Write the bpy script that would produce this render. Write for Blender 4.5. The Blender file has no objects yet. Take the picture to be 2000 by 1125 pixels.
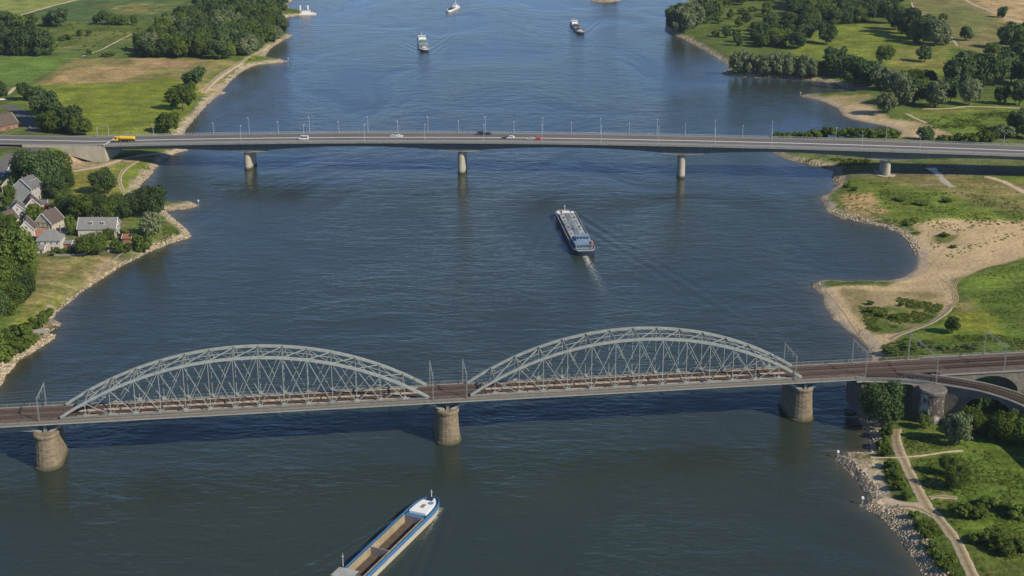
import bpy, math, random
import numpy as np
from mathutils import Vector, Matrix, Euler
R = math.radians
random.seed(7); rng = np.random.default_rng(7)
SC = bpy.context.scene
COL = SC.collection

# ------------------------------------------------------------------ camera, sky, sun, exposure
FPX, PITCH, CZ = 2700.0, R(18.7), 198.0          # focal length in pixels of a 2000 px wide frame, pitch, height
cam_d = bpy.data.cameras.new('camera'); cam = bpy.data.objects.new('camera', cam_d); COL.objects.link(cam)
cam_d.sensor_width = 36.0; cam_d.lens = FPX / 2000.0 * 36.0
cam_d.clip_start = 1.0; cam_d.clip_end = 30000.0
cam.location = (0, 0, CZ); cam.rotation_euler = (R(90) - PITCH, 0, 0)
SC.camera = cam
SUN = Vector((1.12, -0.78, 1.0)).normalized()
elev = math.asin(SUN.z); azim = math.atan2(SUN.x, SUN.y)
world = bpy.data.worlds.new('World'); SC.world = world; world.use_nodes = True
wn = world.node_tree.nodes; wl = world.node_tree.links
bg = wn['Background']; sky = wn.new('ShaderNodeTexSky'); sky.sky_type = 'NISHITA'; sky.sun_disc = False
sky.sun_elevation = elev; sky.sun_rotation = azim; sky.air_density = 0.55; sky.dust_density = 0.05; sky.ozone_density = 5.0
wl.new(sky.outputs[0], bg.inputs[0]); bg.inputs[1].default_value = 0.15
sun_d = bpy.data.lights.new('sun', 'SUN'); sun_d.energy = 4.9; sun_d.angle = R(0.5); sun_d.color = (1.0, 0.885, 0.70)
sun = bpy.data.objects.new('sun', sun_d); COL.objects.link(sun)
sun.rotation_euler = SUN.to_track_quat('Z', 'Y').to_euler(); sun.location = (200, -100, 400)
vs = SC.view_settings; vs.view_transform = 'Standard'; vs.look = 'None'; vs.gamma = 1.0; vs.exposure = 0.05; vs.use_curve_mapping = False
HAZE = 0.28e-4
SC.cycles.max_bounces = 5; SC.cycles.diffuse_bounces = 2; SC.cycles.glossy_bounces = 2
SC.cycles.transparent_max_bounces = 4; SC.cycles.volume_bounces = 0

# ------------------------------------------------------------------ photograph geometry -> ground points
_c, _s = math.cos(PITCH), math.sin(PITCH)
def G(px, py, z=0.0):
    u = (px - 1000) / FPX; v = (py - 562.5) / FPX
    d = Vector((u, _c - v * _s, -_s - v * _c)); t = (z - CZ) / d.z
    return Vector((d.x * t, d.y * t, z))
def PX(p):
    x, y, z = p[0], p[1], p[2] - CZ
    dep = y * _c - z * _s
    return 1000 + FPX * x / dep, 562.5 + FPX * (-z * _c - y * _s) / dep
def pxm(p): return FPX / (p[1] * _c - (p[2] - CZ) * _s)          # pixels per metre at a point

# ------------------------------------------------------------------ noise in numpy
def vnoise(x, y, sc, seed=0):
    x = np.asarray(x, float) / sc; y = np.asarray(y, float) / sc
    xi = np.floor(x).astype(np.int64); yi = np.floor(y).astype(np.int64); fx = x - xi; fy = y - yi
    fx = fx * fx * (3 - 2 * fx); fy = fy * fy * (3 - 2 * fy)
    def h(a, b):
        n = (a * 374761393 + b * 668265263 + seed * 1442695041) & 0x7fffffff
        n = ((n ^ (n >> 13)) * 1274126177) & 0x7fffffff
        return ((n ^ (n >> 16)) & 0xffff) / 65535.0
    return (h(xi, yi) * (1 - fx) + h(xi + 1, yi) * fx) * (1 - fy) + (h(xi, yi + 1) * (1 - fx) + h(xi + 1, yi + 1) * fx) * fy
def fbm(x, y, sc, seed=0, o=3):
    r = 0; a = 1; t = 0
    for k in range(o):
        r = r + a * vnoise(x, y, sc / 2 ** k, seed + k * 17); t += a; a *= .55
    return r / t

# ------------------------------------------------------------------ shorelines (traced, put on the water plane)
LEFT = [(-400, 1000), (-60, 820), (0, 752), (10, 735), (35, 703), (75, 680), (103, 662), (106, 655), (88, 650), (112, 640), (119, 632), (100, 624),
        (110, 610), (135, 590), (170, 562), (205, 540), (240, 517), (280, 498), (330, 476), (360, 467), (373, 462), (365, 450), (350, 437), (335, 425),
        (322, 413), (335, 411), (355, 409), (375, 406), (387, 401), (372, 395), (340, 395), (318, 396), (285, 395), (268, 378), (272, 363), (285, 350), (300, 335), (318, 315),
        (338, 302), (352, 297), (372, 294), (362, 291), (345, 288), (352, 268), (366, 250), (380, 232), (400, 208), (425, 187), (443, 181), (432, 178), (438, 171), (452, 157),
        (468, 142), (484, 133), (505, 126), (530, 124), (563, 120), (547, 116), (515, 112), (527, 96), (540, 87), (551, 80), (572, 69), (552, 66),
        (549, 55), (550, 42), (562, 33), (590, 30), (622, 27), (606, 23), (566, 18), (559, 10), (569, 3), (590, -20), (610, -70), (640, -150), (680, -230), (-3000, -230), (-3000, 1000)]
RIGHT = [(1960, 1400), (1880, 1240), (1808, 1125), (1791, 1094), (1770, 1064), (1740, 1026), (1716, 1004), (1697, 996), (1683, 988), (1688, 975), (1697, 966), (1683, 947), (1664, 926),
         (1645, 907), (1636, 897), (1641, 888), (1664, 885), (1702, 884), (1699, 869), (1702, 855), (1697, 844), (1688, 833), (1679, 821), (1672, 803), (1676, 782), (1684, 761),
         (1700, 725), (1706, 698), (1688, 673), (1676, 662), (1651, 641), (1632, 626), (1612, 600), (1609, 580), (1589, 560), (1585, 554), (1605, 549), (1664, 549), (1730, 550),
         (1763, 542), (1786, 527), (1793, 514), (1789, 498), (1773, 471), (1757, 455), (1724, 442), (1684, 434), (1645, 427), (1622, 417), (1605, 392), (1602, 384),
         (1615, 379), (1632, 366), (1631, 355), (1626, 346), (1631, 337), (1620, 329), (1584, 322), (1558, 316), (1532, 309), (1511, 299), (1503, 293), (1500, 285), (1520, 277), (1600, 272),
         (1690, 268), (1750, 262), (1752, 255), (1735, 248), (1701, 241), (1662, 233), (1646, 225), (1636, 212), (1610, 199), (1584, 192), (1562, 187), (1584, 184), (1626, 183), (1660, 181),
         (1690, 176), (1657, 174), (1636, 166), (1597, 158), (1534, 153), (1480, 152), (1426, 148), (1410, 143), (1426, 135), (1415, 122), (1390, 108), (1368, 94), (1336, 77), (1313, 67),
         (1300, 62), (1301, 45), (1318, 20), (1345, 0), (1370, -20), (1400, -60), (1440, -140), (1480, -230), (5000, -230), (5000, 1400)]
ISLE = [(1150, 1), (1175, 5), (1205, 3), (1222, -4), (1250, -30), (1180, -34)]
def wpoly(px, z=0.0): return np.array([G(x, y, z)[:2] for x, y in px])
SHORES = [wpoly(LEFT), wpoly(RIGHT), wpoly(ISLE)]
def sdist(X, Y, P):
    """signed distance to a polygon, positive inside"""
    X = np.asarray(X, float); Y = np.asarray(Y, float)
    D = np.full(X.shape, 1e18); ins = np.zeros(X.shape, bool)
    n = len(P)
    for i in range(n):
        ax, ay = P[i]; bx, by = P[(i + 1) % n]
        ex, ey = bx - ax, by - ay
        t = np.clip(((X - ax) * ex + (Y - ay) * ey) / (ex * ex + ey * ey + 1e-9), 0, 1)
        D = np.minimum(D, (X - ax - t * ex) ** 2 + (Y - ay - t * ey) ** 2)
        if ay != by:
            ins ^= ((ay > Y) != (by > Y)) & (X < (bx - ax) * (Y - ay) / (by - ay) + ax)
    D = np.sqrt(D); return np.where(ins, D, -D)
def sstep(a, b, x):
    t = np.clip((x - a) / (b - a), 0, 1); return t * t * (3 - 2 * t)

# rows and columns of the ground sheet: a fan that is dense where the river is, coarse out to the horizon
rows = [-600, -300, 0, 120, 200, 250, 285]
y = 300.0
while y < 1760: rows.append(y); y *= 1.0036
rows += [1780, 1830, 1920, 2100, 2500, 3200, 4200, 5600]
ROWS = np.array(rows)
us = list(np.arange(-0.56, 0.5601, 0.0023))
USC = np.array([-1.8, -1.2, -.8, -.65] + us + [.65, .8, 1.2, 1.8])
def roww(y): return np.maximum(y, 300.0) + 60.0
GY, GU = np.meshgrid(ROWS, USC, indexing='ij')
GX = GU * roww(GY)
wx = GX + (fbm(GX, GY, 14, 3) - .5) * 5; wy = GY + (fbm(GX, GY, 14, 5) - .5) * 7
DS = np.maximum.reduce([sdist(GX + (fbm(GX, GY, 7, 9, 2) - .5) * 2.2, GY + (fbm(GX, GY, 7, 11, 2) - .5) * 2.6, P) for P in SHORES])

# ground colour zones: (polygon traced on the photograph, albedo, softness m, patchiness)
C_MEAD = (.19, .225, .022); C_OLIVE = (.225, .20, .06); C_TAN = (.42, .29, .135); C_SAND = (.53, .395, .225); C_CROP = (.125, .21, .038)
C_WHEAT = (.46, .33, .16); C_DARK = (.075, .12, .026); C_DIRT = (.33, .24, .16); C_YEL = (.20, .225, .030); C_GRAV = (.37, .31, .225); C_GREEN = (.11, .17, .026); C_ROAD = (.11, .105, .10)
ZONES = [
 ([(-90, -40), (160, -8), (150, 0), (30, 32), (0, 37), (-90, 48)], (.22, .25, .06), 4, .1),
 ([(150, 0), (330, -8), (330, 35), (200, 45), (30, 33)], (.075, .125, .035), 6, .3),
 ([(190, 8), (330, 6), (325, 30), (230, 28)], C_OLIVE, 14, .9),
 ([(110, 62), (280, 60), (290, 70), (240, 85), (130, 80)], (.15, .17, .045), 8, .5),
 ([(112, 92), (190, 86), (180, 98), (112, 102)], C_TAN, 5, .5),
 ([(-90, 110), (142, 111), (60, 165), (-90, 170)], C_CROP, 4, .3),
 ([(60, 100), (262, 78), (262, 112), (140, 110)], (.10, .15, .035), 6, .4),
 ([(145, 113), (300, 113), (470, 119), (420, 142), (392, 172), (330, 152), (240, 163), (60, 166)], (.25, .215, .075), 5, .4),
 ([(150, 130), (250, 128), (300, 135), (230, 160), (80, 164)], C_TAN, 8, .45),
 ([(250, 114), (400, 119), (350, 135), (270, 130)], (.40, .26, .14), 7, .45),
 ([(60, 166), (240, 163), (335, 150), (395, 168), (372, 205), (345, 262), (150, 264), (30, 190)], C_MEAD, 5, .45),
 ([(180, 245), (330, 240), (330, 264), (170, 264)], (.19, .215, .03), 6, .5),
 ([(410, 150), (470, 118), (540, 76), (535, 92), (500, 116), (450, 150), (405, 178)], (.16, .19, .035), 4, .5),
 ([(385, 175), (405, 160), (425, 150), (432, 176), (400, 182)], C_SAND, 4, .6),
 ([(470, 112), (520, 92), (545, 78), (525, 96), (500, 118)], C_MEAD, 5, .5),
 ([(20, 215), (95, 245), (110, 262), (-40, 262), (-40, 215)], (.13, .13, .06), 8, .6),
 ([(118, 288), (190, 318), (330, 296), (262, 316), (140, 336), (128, 305)], C_DIRT, 3, .3),
 ([(140, 336), (250, 318), (310, 326), (262, 390), (140, 388)], (.25, .235, .05), 4, .5),
 ([(225, 318), (318, 310), (275, 380), (232, 378)], (.15, .21, .03), 4, .4),
 ([(20, 380), (150, 396), (250, 430), (262, 496), (70, 502), (20, 450)], (.14, .145, .07), 5, .5),
 ([(-20, 340), (30, 300), (60, 292), (20, 360), (20, 450), (-40, 470)], (.10, .13, .04), 5, .5),
 ([(75, 505), (262, 494), (205, 540), (100, 610), (20, 640), (62, 560)], (.235, .20, .080), 4, .55),
 ([(140, 500), (262, 495), (180, 545), (140, 525)], (.32, .245, .125), 6, .8),
 ([(10, 645), (60, 600), (120, 560), (128, 585), (70, 640)], (.20, .235, .028), 5, .5),
 ([(1870, -40), (2200, -40), (2200, 60), (1960, 42), (1875, 0)], C_WHEAT, 4, .15),
 ([(1775, -30), (1870, -30), (1960, 38), (2060, 62), (1990, 120), (1850, 88), (1785, 20)], (.235, .20, .075), 5, .5),
 ([(1800, 10), (1880, 8), (1940, 40), (1900, 70), (1830, 50)], (.16, .18, .05), 10, .8),
 ([(1610, 50), (1720, 45), (1860, 92), (1850, 150), (1700, 132), (1540, 105)], (.19, .225, .03), 6, .5),
 ([(1740, 95), (1850, 92), (1845, 140), (1740, 125)], (.24, .225, .06), 8, .8),
 ([(1800, 196), (2200, 190), (2200, 285), (1900, 290), (1780, 225)], (.125, .18, .026), 6, .5),
 ([(1770, 222), (1800, 215), (2000, 205), (2000, 212), (1850, 222), (1790, 235)], (.17, .19, .04), 4, .6),
 ([(1562, 187), (1630, 183), (1690, 184), (1690, 198), (1740, 228), (1800, 236), (1870, 264), (1800, 277), (1740, 262), (1660, 234), (1615, 206)], C_SAND, 3, .35),
 ([(1620, 186), (1700, 182), (1700, 196), (1640, 200)], (.27, .23, .09), 3, .7),
 ([(1500, 285), (1760, 262), (2200, 275), (2200, 345), (1640, 335), (1560, 312)], (.13, .15, .05), 4, .6),
 ([(1640, 335), (1720, 328), (1900, 322), (2000, 330), (2000, 345), (1640, 345)], (.17, .155, .12), 4, .5),
 ([(1630, 345), (2200, 340), (2200, 442), (1780, 432), (1680, 405)], (.145, .195, .03), 4, .5),
 ([(1640, 376), (1700, 376), (1735, 412), (1660, 422)], C_TAN, 4, .4),
 ([(1680, 345), (1800, 340), (1900, 345), (2010, 360), (2010, 420), (1900, 398), (1830, 370)], (.225, .19, .075), 5, .4),
 ([(1700, 352), (1790, 346), (1860, 360), (1790, 372)], (.26, .215, .10), 5, .9),
 ([(1684, 434), (1750, 424), (1800, 430), (1860, 425), (2060, 432), (2060, 492), (1900, 522), (1866, 545), (1874, 580), (1842, 612), (1790, 640), (1760, 650), (1720, 692), (1700, 700), (1690, 680), (1605, 560),
   (1585, 553), (1730, 550), (1786, 527), (1790, 490), (1740, 445)], C_SAND, 2.5, .12),
 ([(1690, 418), (1780, 424), (1800, 446), (1770, 452), (1740, 440)], (.15, .175, .04), 3, .5),
 ([(1840, 500), (1900, 500), (1890, 520), (1840, 516)], (.42, .31, .17), 5, .4),
 ([(1640, 553), (1720, 558), (1842, 564), (1852, 590), (1822, 622), (1760, 642), (1712, 640), (1668, 602)], (.235, .195, .085), 3, .4),
 ([(1690, 600), (1742, 590), (1800, 600), (1842, 598), (1838, 622), (1770, 642), (1700, 638)], (.10, .14, .03), 4, .6),
 ([(1700, 560), (1760, 560), (1770, 588), (1690, 592)], (.36, .27, .15), 4, .6),
 ([(1820, 446), (1880, 442), (1870, 468), (1825, 465)], (.15, .165, .045), 5, .9),
 ([(1690, 425), (1780, 425), (1790, 450), (1760, 440)], (.13, .16, .04), 4, .7),
 ([(1870, 545), (2030, 490), (2300, 470), (2300, 720), (1715, 720), (1735, 660), (1842, 612), (1905, 590)], (.135, .195, .026), 4, .4),
 ([(1862, 612), (1962, 600), (1950, 655), (1850, 650)], C_YEL, 5, .5),
 ([(1860, 590), (1905, 585), (1925, 605), (1880, 612)], (.30, .25, .10), 4, .7),
 ([(1640, 888), (1702, 884), (1735, 900), (1745, 975), (1800, 985), (1792, 996), (1722, 1014), (1688, 990), (1660, 925)], (.46, .37, .25), 2.0, .3),
 ([(1740, 845), (2300, 830), (2300, 1400), (1900, 1400), (1830, 1010), (1770, 900)], (.095, .145, .022), 3, .45),
 ([(1715, 662), (2300, 655), (2300, 712), (1712, 712)], (.080, .125, .020), 4, .3),
 ([(1900, 560), (2300, 540), (2300, 660), (1960, 650)], (.085, .135, .022), 8, .4),
 ([(1755, 850), (1870, 850), (1840, 895), (1775, 900)], (.15, .165, .045), 3, .6),
 ([(1830, 920), (1860, 975), (1840, 990), (1800, 940)], (.16, .165, .05), 3, .7),
 ([(1900, 1050), (2100, 1040), (2100, 1300), (1930, 1300)], (.175, .185, .05), 5, .7),
 ([(1710, 840), (1745, 850), (1765, 900), (1790, 970), (1760, 985), (1735, 940), (1725, 890)], C_DARK, 2.5, .4),
 ([(1775, 1000), (1840, 1060), (1890, 1130), (1850, 1130), (1790, 1040)], (.10, .15, .028), 2.5, .4),
]
land = np.broadcast_to(np.array((.095, .135, .026)), GX.shape + (3,)).copy()
land *= (.85 + .35 * fbm(GX, GY, 30, 21))[..., None]
sandw = np.zeros(GX.shape)
pn = fbm(wx, wy, 9, 31, 3)
for poly, colr, soft, patch in ZONES:
    P = wpoly(poly, 4.0)
    m0, m1 = P.min(0) - 20, P.max(0) + 20
    sel = (GX > m0[0]) & (GX < m1[0]) & (GY > m0[1]) & (GY < m1[1])
    if not sel.any(): continue
    s = sdist(wx[sel], wy[sel], P)
    w = sstep(-soft * .5, soft * .7, s) * (1 - patch * sstep(.42, .62, pn[sel]))
    w = w[:, None]
    land[sel] = land[sel] * (1 - w) + np.array(colr) * w
    if colr == C_SAND: sandw[sel] = np.maximum(sandw[sel], w[:, 0])
# stony / sandy rim along the water
rim = 1 - sstep(3.0, 6.5, DS + (fbm(GX, GY, 6, 41) - .5) * 6)
rim *= 1 - .85 * sstep(-2, 2, sdist(GX, GY, wpoly([(118, 612), (95, 600), (225, 490), (262, 488), (275, 506), (180, 580)], 0)))
land = land * (1 - rim[..., None]) + np.array((.40, .33, .235)) * rim[..., None]
wet = 1 - sstep(.2, 1.4, DS)
land *= (1 - .45 * wet)[..., None]
# heights
def plateau():
    P = wpoly([(-500, 258), (-80, 260), (40, 254), (100, 261), (128, 263), (118, 284), (100, 288), (60, 292), (-80, 300), (-500, 330)], 12.6)
    return sdist(GX, GY, P)
sandh = sandw.copy()
for _ in range(14):
    sandh[1:-1, 1:-1] = .2 * (sandh[1:-1, 1:-1] + sandh[:-2, 1:-1] + sandh[2:, 1:-1] + sandh[1:-1, :-2] + sandh[1:-1, 2:])
bank = 4.0 * (1 - np.exp(-np.maximum(DS, 0) / (8.0 + 7 * sandh))) * (1 - .35 * sandh)
HZ = np.where(DS > 0, bank + (fbm(GX, GY, 22, 51) - .5) * 1.1 * sstep(3, 20, DS), np.maximum(DS * .3, -4.0))
pl = sstep(-17, 0, plateau())
HZ = HZ * (1 - pl) + 12.2 * pl
# dark scrap of a ramp at the right end of the road bridge
P = wpoly([(2120, 262), (2900, 262), (2900, 330), (2150, 330)], 12.0)
pr = sstep(-30, 0, sdist(GX, GY, P)); HZ = HZ * (1 - pr) + 14.5 * pr

def hgt(x, y):
    i = int(np.clip(np.searchsorted(ROWS, y) - 1, 0, len(ROWS) - 2)); fy = (y - ROWS[i]) / (ROWS[i + 1] - ROWS[i])
    def at(r):
        u = x / roww(ROWS[r]); j = int(np.clip(np.searchsorted(USC, u) - 1, 0, len(USC) - 2)); f = (u - USC[j]) / (USC[j + 1] - USC[j])
        return HZ[r, j] * (1 - f) + HZ[r, j + 1] * f
    return float(at(i) * (1 - fy) + at(i + 1) * fy)
def sdw(x, y): return max(float(sdist(np.array([x]), np.array([y]), P)[0]) for P in SHORES)
def T(px, py):
    z = 4.0
    for _ in range(7):
        p = G(px, py, z); z = .5 * z + .5 * max(hgt(p.x, p.y), 0.0)
    p = G(px, py, z); p.z = hgt(p.x, p.y); return p

# ------------------------------------------------------------------ materials
def mat(name, color, rough=.85, var=.0, scale=1.0, metal=0.0, spec=.3, bump=0.0, bscale=None, col2=None, vcol=None, tide=False, objvar=0.0, stretch=None, band=(.3, .7)):
    m = bpy.data.materials.new(name); m.use_nodes = True; nt = m.node_tree; N = nt.nodes; Lk = nt.links
    b = N['Principled BSDF']; b.inputs['Roughness'].default_value = rough; b.inputs['Metallic'].default_value = metal
    b.inputs['Specular IOR Level'].default_value = spec
    b.inputs['Base Color'].default_value = (*color, 1)
    src = None
    if vcol:
        a = N.new('ShaderNodeVertexColor'); a.layer_name = vcol; src = a.outputs[0]
    if var or bump:
        tc = N.new('ShaderNodeTexCoord'); vec = tc.outputs['Object']
        if stretch:
            mp = N.new('ShaderNodeMapping'); mp.inputs['Scale'].default_value = stretch; Lk.new(vec, mp.inputs[0]); vec = mp.outputs[0]
        nz = N.new('ShaderNodeTexNoise'); nz.inputs['Scale'].default_value = scale; nz.inputs['Detail'].default_value = 5; nz.inputs['Roughness'].default_value = .65
        Lk.new(vec, nz.inputs['Vector'])
        if var:
            mr = N.new('ShaderNodeMapRange'); mr.inputs[1].default_value = band[0]; mr.inputs[2].default_value = band[1]; mr.inputs[3].default_value = 0; mr.inputs[4].default_value = 1
            Lk.new(nz.outputs[0], mr.inputs[0])
            mx = N.new('ShaderNodeMix'); mx.data_type = 'RGBA'; Lk.new(mr.outputs[0], mx.inputs[0])
            c2 = col2 if col2 else tuple(min(1, c * (1 + var)) for c in color); c1 = color if col2 else tuple(c * (1 - var) for c in color)
            if src is None:
                mx.inputs[6].default_value = (*c1, 1); mx.inputs[7].default_value = (*c2, 1)
            else:
                m1 = N.new('ShaderNodeVectorMath'); m1.operation = 'SCALE'; m1.inputs[3].default_value = 1 - var; Lk.new(src, m1.inputs[0])
                m2 = N.new('ShaderNodeVectorMath'); m2.operation = 'SCALE'; m2.inputs[3].default_value = 1 + var; Lk.new(src, m2.inputs[0])
                Lk.new(m1.outputs[0], mx.inputs[6]); Lk.new(m2.outputs[0], mx.inputs[7])
            src = mx.outputs[2]
        if bump:
            bp = N.new('ShaderNodeBump'); bp.inputs['Strength'].default_value = bump; bp.inputs['Distance'].default_value = .3
            if bscale:
                n2 = N.new('ShaderNodeTexNoise'); n2.inputs['Scale'].default_value = bscale; n2.inputs['Detail'].default_value = 4; Lk.new(vec, n2.inputs['Vector']); Lk.new(n2.outputs[0], bp.inputs['Height'])
            else: Lk.new(nz.outputs[0], bp.inputs['Height'])
            Lk.new(bp.outputs[0], b.inputs['Normal'])
    if objvar:
        oi = N.new('ShaderNodeObjectInfo'); mr2 = N.new('ShaderNodeMapRange'); mr2.inputs[3].default_value = 1 - objvar; mr2.inputs[4].default_value = 1 + objvar
        Lk.new(oi.outputs['Random'], mr2.inputs[0]); sc2 = N.new('ShaderNodeVectorMath'); sc2.operation = 'SCALE'; Lk.new(mr2.outputs[0], sc2.inputs[3])
        if src is None: sc2.inputs[0].default_value = color
        else: Lk.new(src, sc2.inputs[0])
        src = sc2.outputs[0]
    if tide:                                                   # algae left by high water on what stands in the river
        ge = N.new('ShaderNodeNewGeometry'); sp = N.new('ShaderNodeSeparateXYZ'); Lk.new(ge.outputs['Position'], sp.inputs[0]); mr3 = N.new('ShaderNodeMapRange'); mr3.inputs[1].default_value = .5; mr3.inputs[2].default_value = 1.8; mr3.inputs[3].default_value = 1; mr3.inputs[4].default_value = 0
        Lk.new(sp.outputs[2], mr3.inputs[0]); mt = N.new('ShaderNodeMix'); mt.data_type = 'RGBA'; mt.inputs[7].default_value = (.07, .07, .04, 1); Lk.new(mr3.outputs[0], mt.inputs[0]); Lk.new(src, mt.inputs[6]); src = mt.outputs[2]
    if src is not None: Lk.new(src, b.inputs['Base Color'])
    return m

def leaf_mat(name, c1, c2, objvar=.30):
    m = bpy.data.materials.new(name); m.use_nodes = True; nt = m.node_tree; N = nt.nodes; Lk = nt.links
    for n in list(N): N.remove(n)
    out = N.new('ShaderNodeOutputMaterial'); df = N.new('ShaderNodeBsdfDiffuse'); tr = N.new('ShaderNodeBsdfTranslucent'); ms = N.new('ShaderNodeMixShader'); ms.inputs[0].default_value = .28
    tc = N.new('ShaderNodeTexCoord'); nz = N.new('ShaderNodeTexNoise'); nz.inputs['Scale'].default_value = 9.0; nz.inputs['Detail'].default_value = 4; Lk.new(tc.outputs['Object'], nz.inputs['Vector'])
    mr = N.new('ShaderNodeMapRange'); mr.inputs[1].default_value = .34; mr.inputs[2].default_value = .68; Lk.new(nz.outputs[0], mr.inputs[0])
    mx = N.new('ShaderNodeMix'); mx.data_type = 'RGBA'; mx.inputs[6].default_value = (*c1, 1); mx.inputs[7].default_value = (*c2, 1); Lk.new(mr.outputs[0], mx.inputs[0])
    oi = N.new('ShaderNodeObjectInfo'); m2 = N.new('ShaderNodeMapRange'); m2.inputs[3].default_value = 1 - objvar; m2.inputs[4].default_value = 1 + objvar; Lk.new(oi.outputs['Random'], m2.inputs[0])
    sc = N.new('ShaderNodeVectorMath'); sc.operation = 'SCALE'; Lk.new(mx.outputs[2], sc.inputs[0]); Lk.new(m2.outputs[0], sc.inputs[3])
    Lk.new(sc.outputs[0], df.inputs[0]); Lk.new(sc.outputs[0], tr.inputs[0]); Lk.new(df.outputs[0], ms.inputs[1]); Lk.new(tr.outputs[0], ms.inputs[2]); Lk.new(ms.outputs[0], out.inputs[0])
    return m

M_leaf = leaf_mat('leaf_green', (.072, .115, .024), (.15, .20, .042))
M_leaf_dark = leaf_mat('leaf_dark', (.048, .088, .032), (.102, .150, .054))
M_leaf_silver = leaf_mat('leaf_silver', (.115, .15, .07), (.25, .285, .15), .16)
M_leaf_bright = leaf_mat('leaf_bright', (.075, .125, .025), (.125, .175, .035))
M_leaf_far = leaf_mat('leaf_far', (.048, .088, .032), (.102, .150, .054)); M_leaf_far.node_tree.nodes['Noise Texture'].inputs['Scale'].default_value = .25
M_leaf_tuft = leaf_mat('leaf_tuft', (.10, .15, .026), (.17, .21, .04)); M_leaf_tuft.node_tree.nodes['Noise Texture'].inputs['Scale'].default_value = .12
M_bark = mat('bark', (.10, .08, .06), .95, .3, 3)
M_steel = mat('painted_steel', (.20, .235, .225), .6, .3, .8, spec=.3, objvar=.10, col2=(.345, .36, .325))
M_steel_d = mat('weathered_steel', (.19, .205, .195), .65, .25, .6, spec=.3, objvar=.1)
M_rail = mat('rusty_rail', (.10, .065, .048), .6, .2, 2, spec=.4)
M_ballast = mat('ballast', (.115, .092, .077), .95, .35, .8, bump=.4)
M_sleeper = mat('sleeper_wood', (.095, .07, .055), .95, .2, 2)
M_plank = mat('walkway_boards', (.42, .35, .27), .9, .3, .5, stretch=(1, 4, 1))
M_brownrail = mat('brown_railing', (.23, .19, .15), .8, .3, 1.5)
M_stone = mat('pier_stone', (.13, .105, .075), .95, .45, .55, bump=1.0, bscale=1.3, col2=(.29, .235, .155), stretch=(1, 1, 1.8), tide=True)
M_stone_d = mat('dark_masonry', (.10, .092, .08), .95, .4, .4, bump=.6, bscale=1.0, col2=(.21, .19, .16))
M_conc = mat('pale_concrete', (.33, .30, .235), .9, .3, .35, stretch=(1, 1, .5), col2=(.47, .43, .34), bump=.15, tide=True)
M_conc_g = mat('grey_concrete', (.19, .187, .165), .9, .3, .4, col2=(.30, .29, .255), stretch=(1, 1, .4))
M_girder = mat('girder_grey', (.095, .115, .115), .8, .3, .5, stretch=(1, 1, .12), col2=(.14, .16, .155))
M_asph = mat('road_asphalt', (.14, .127, .115), .92, .22, .2, stretch=(.25, 1.6, 1))
M_asph_d = mat('dark_asphalt', (.11, .105, .105), .92, .15, .2)
M_walk = mat('pavement_grey', (.17, .165, .145), .9, .3, .5, col2=(.25, .24, .21))
M_white = mat('white_paint', (.78, .78, .76), .5, .06, 1)
M_lamp = mat('galvanised_steel', (.42, .46, .48), .5, .08, 2)
M_path = mat('pale_track', (.44, .35, .245), .95, .22, .5, vcol=None)
M_water_line = None

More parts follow.
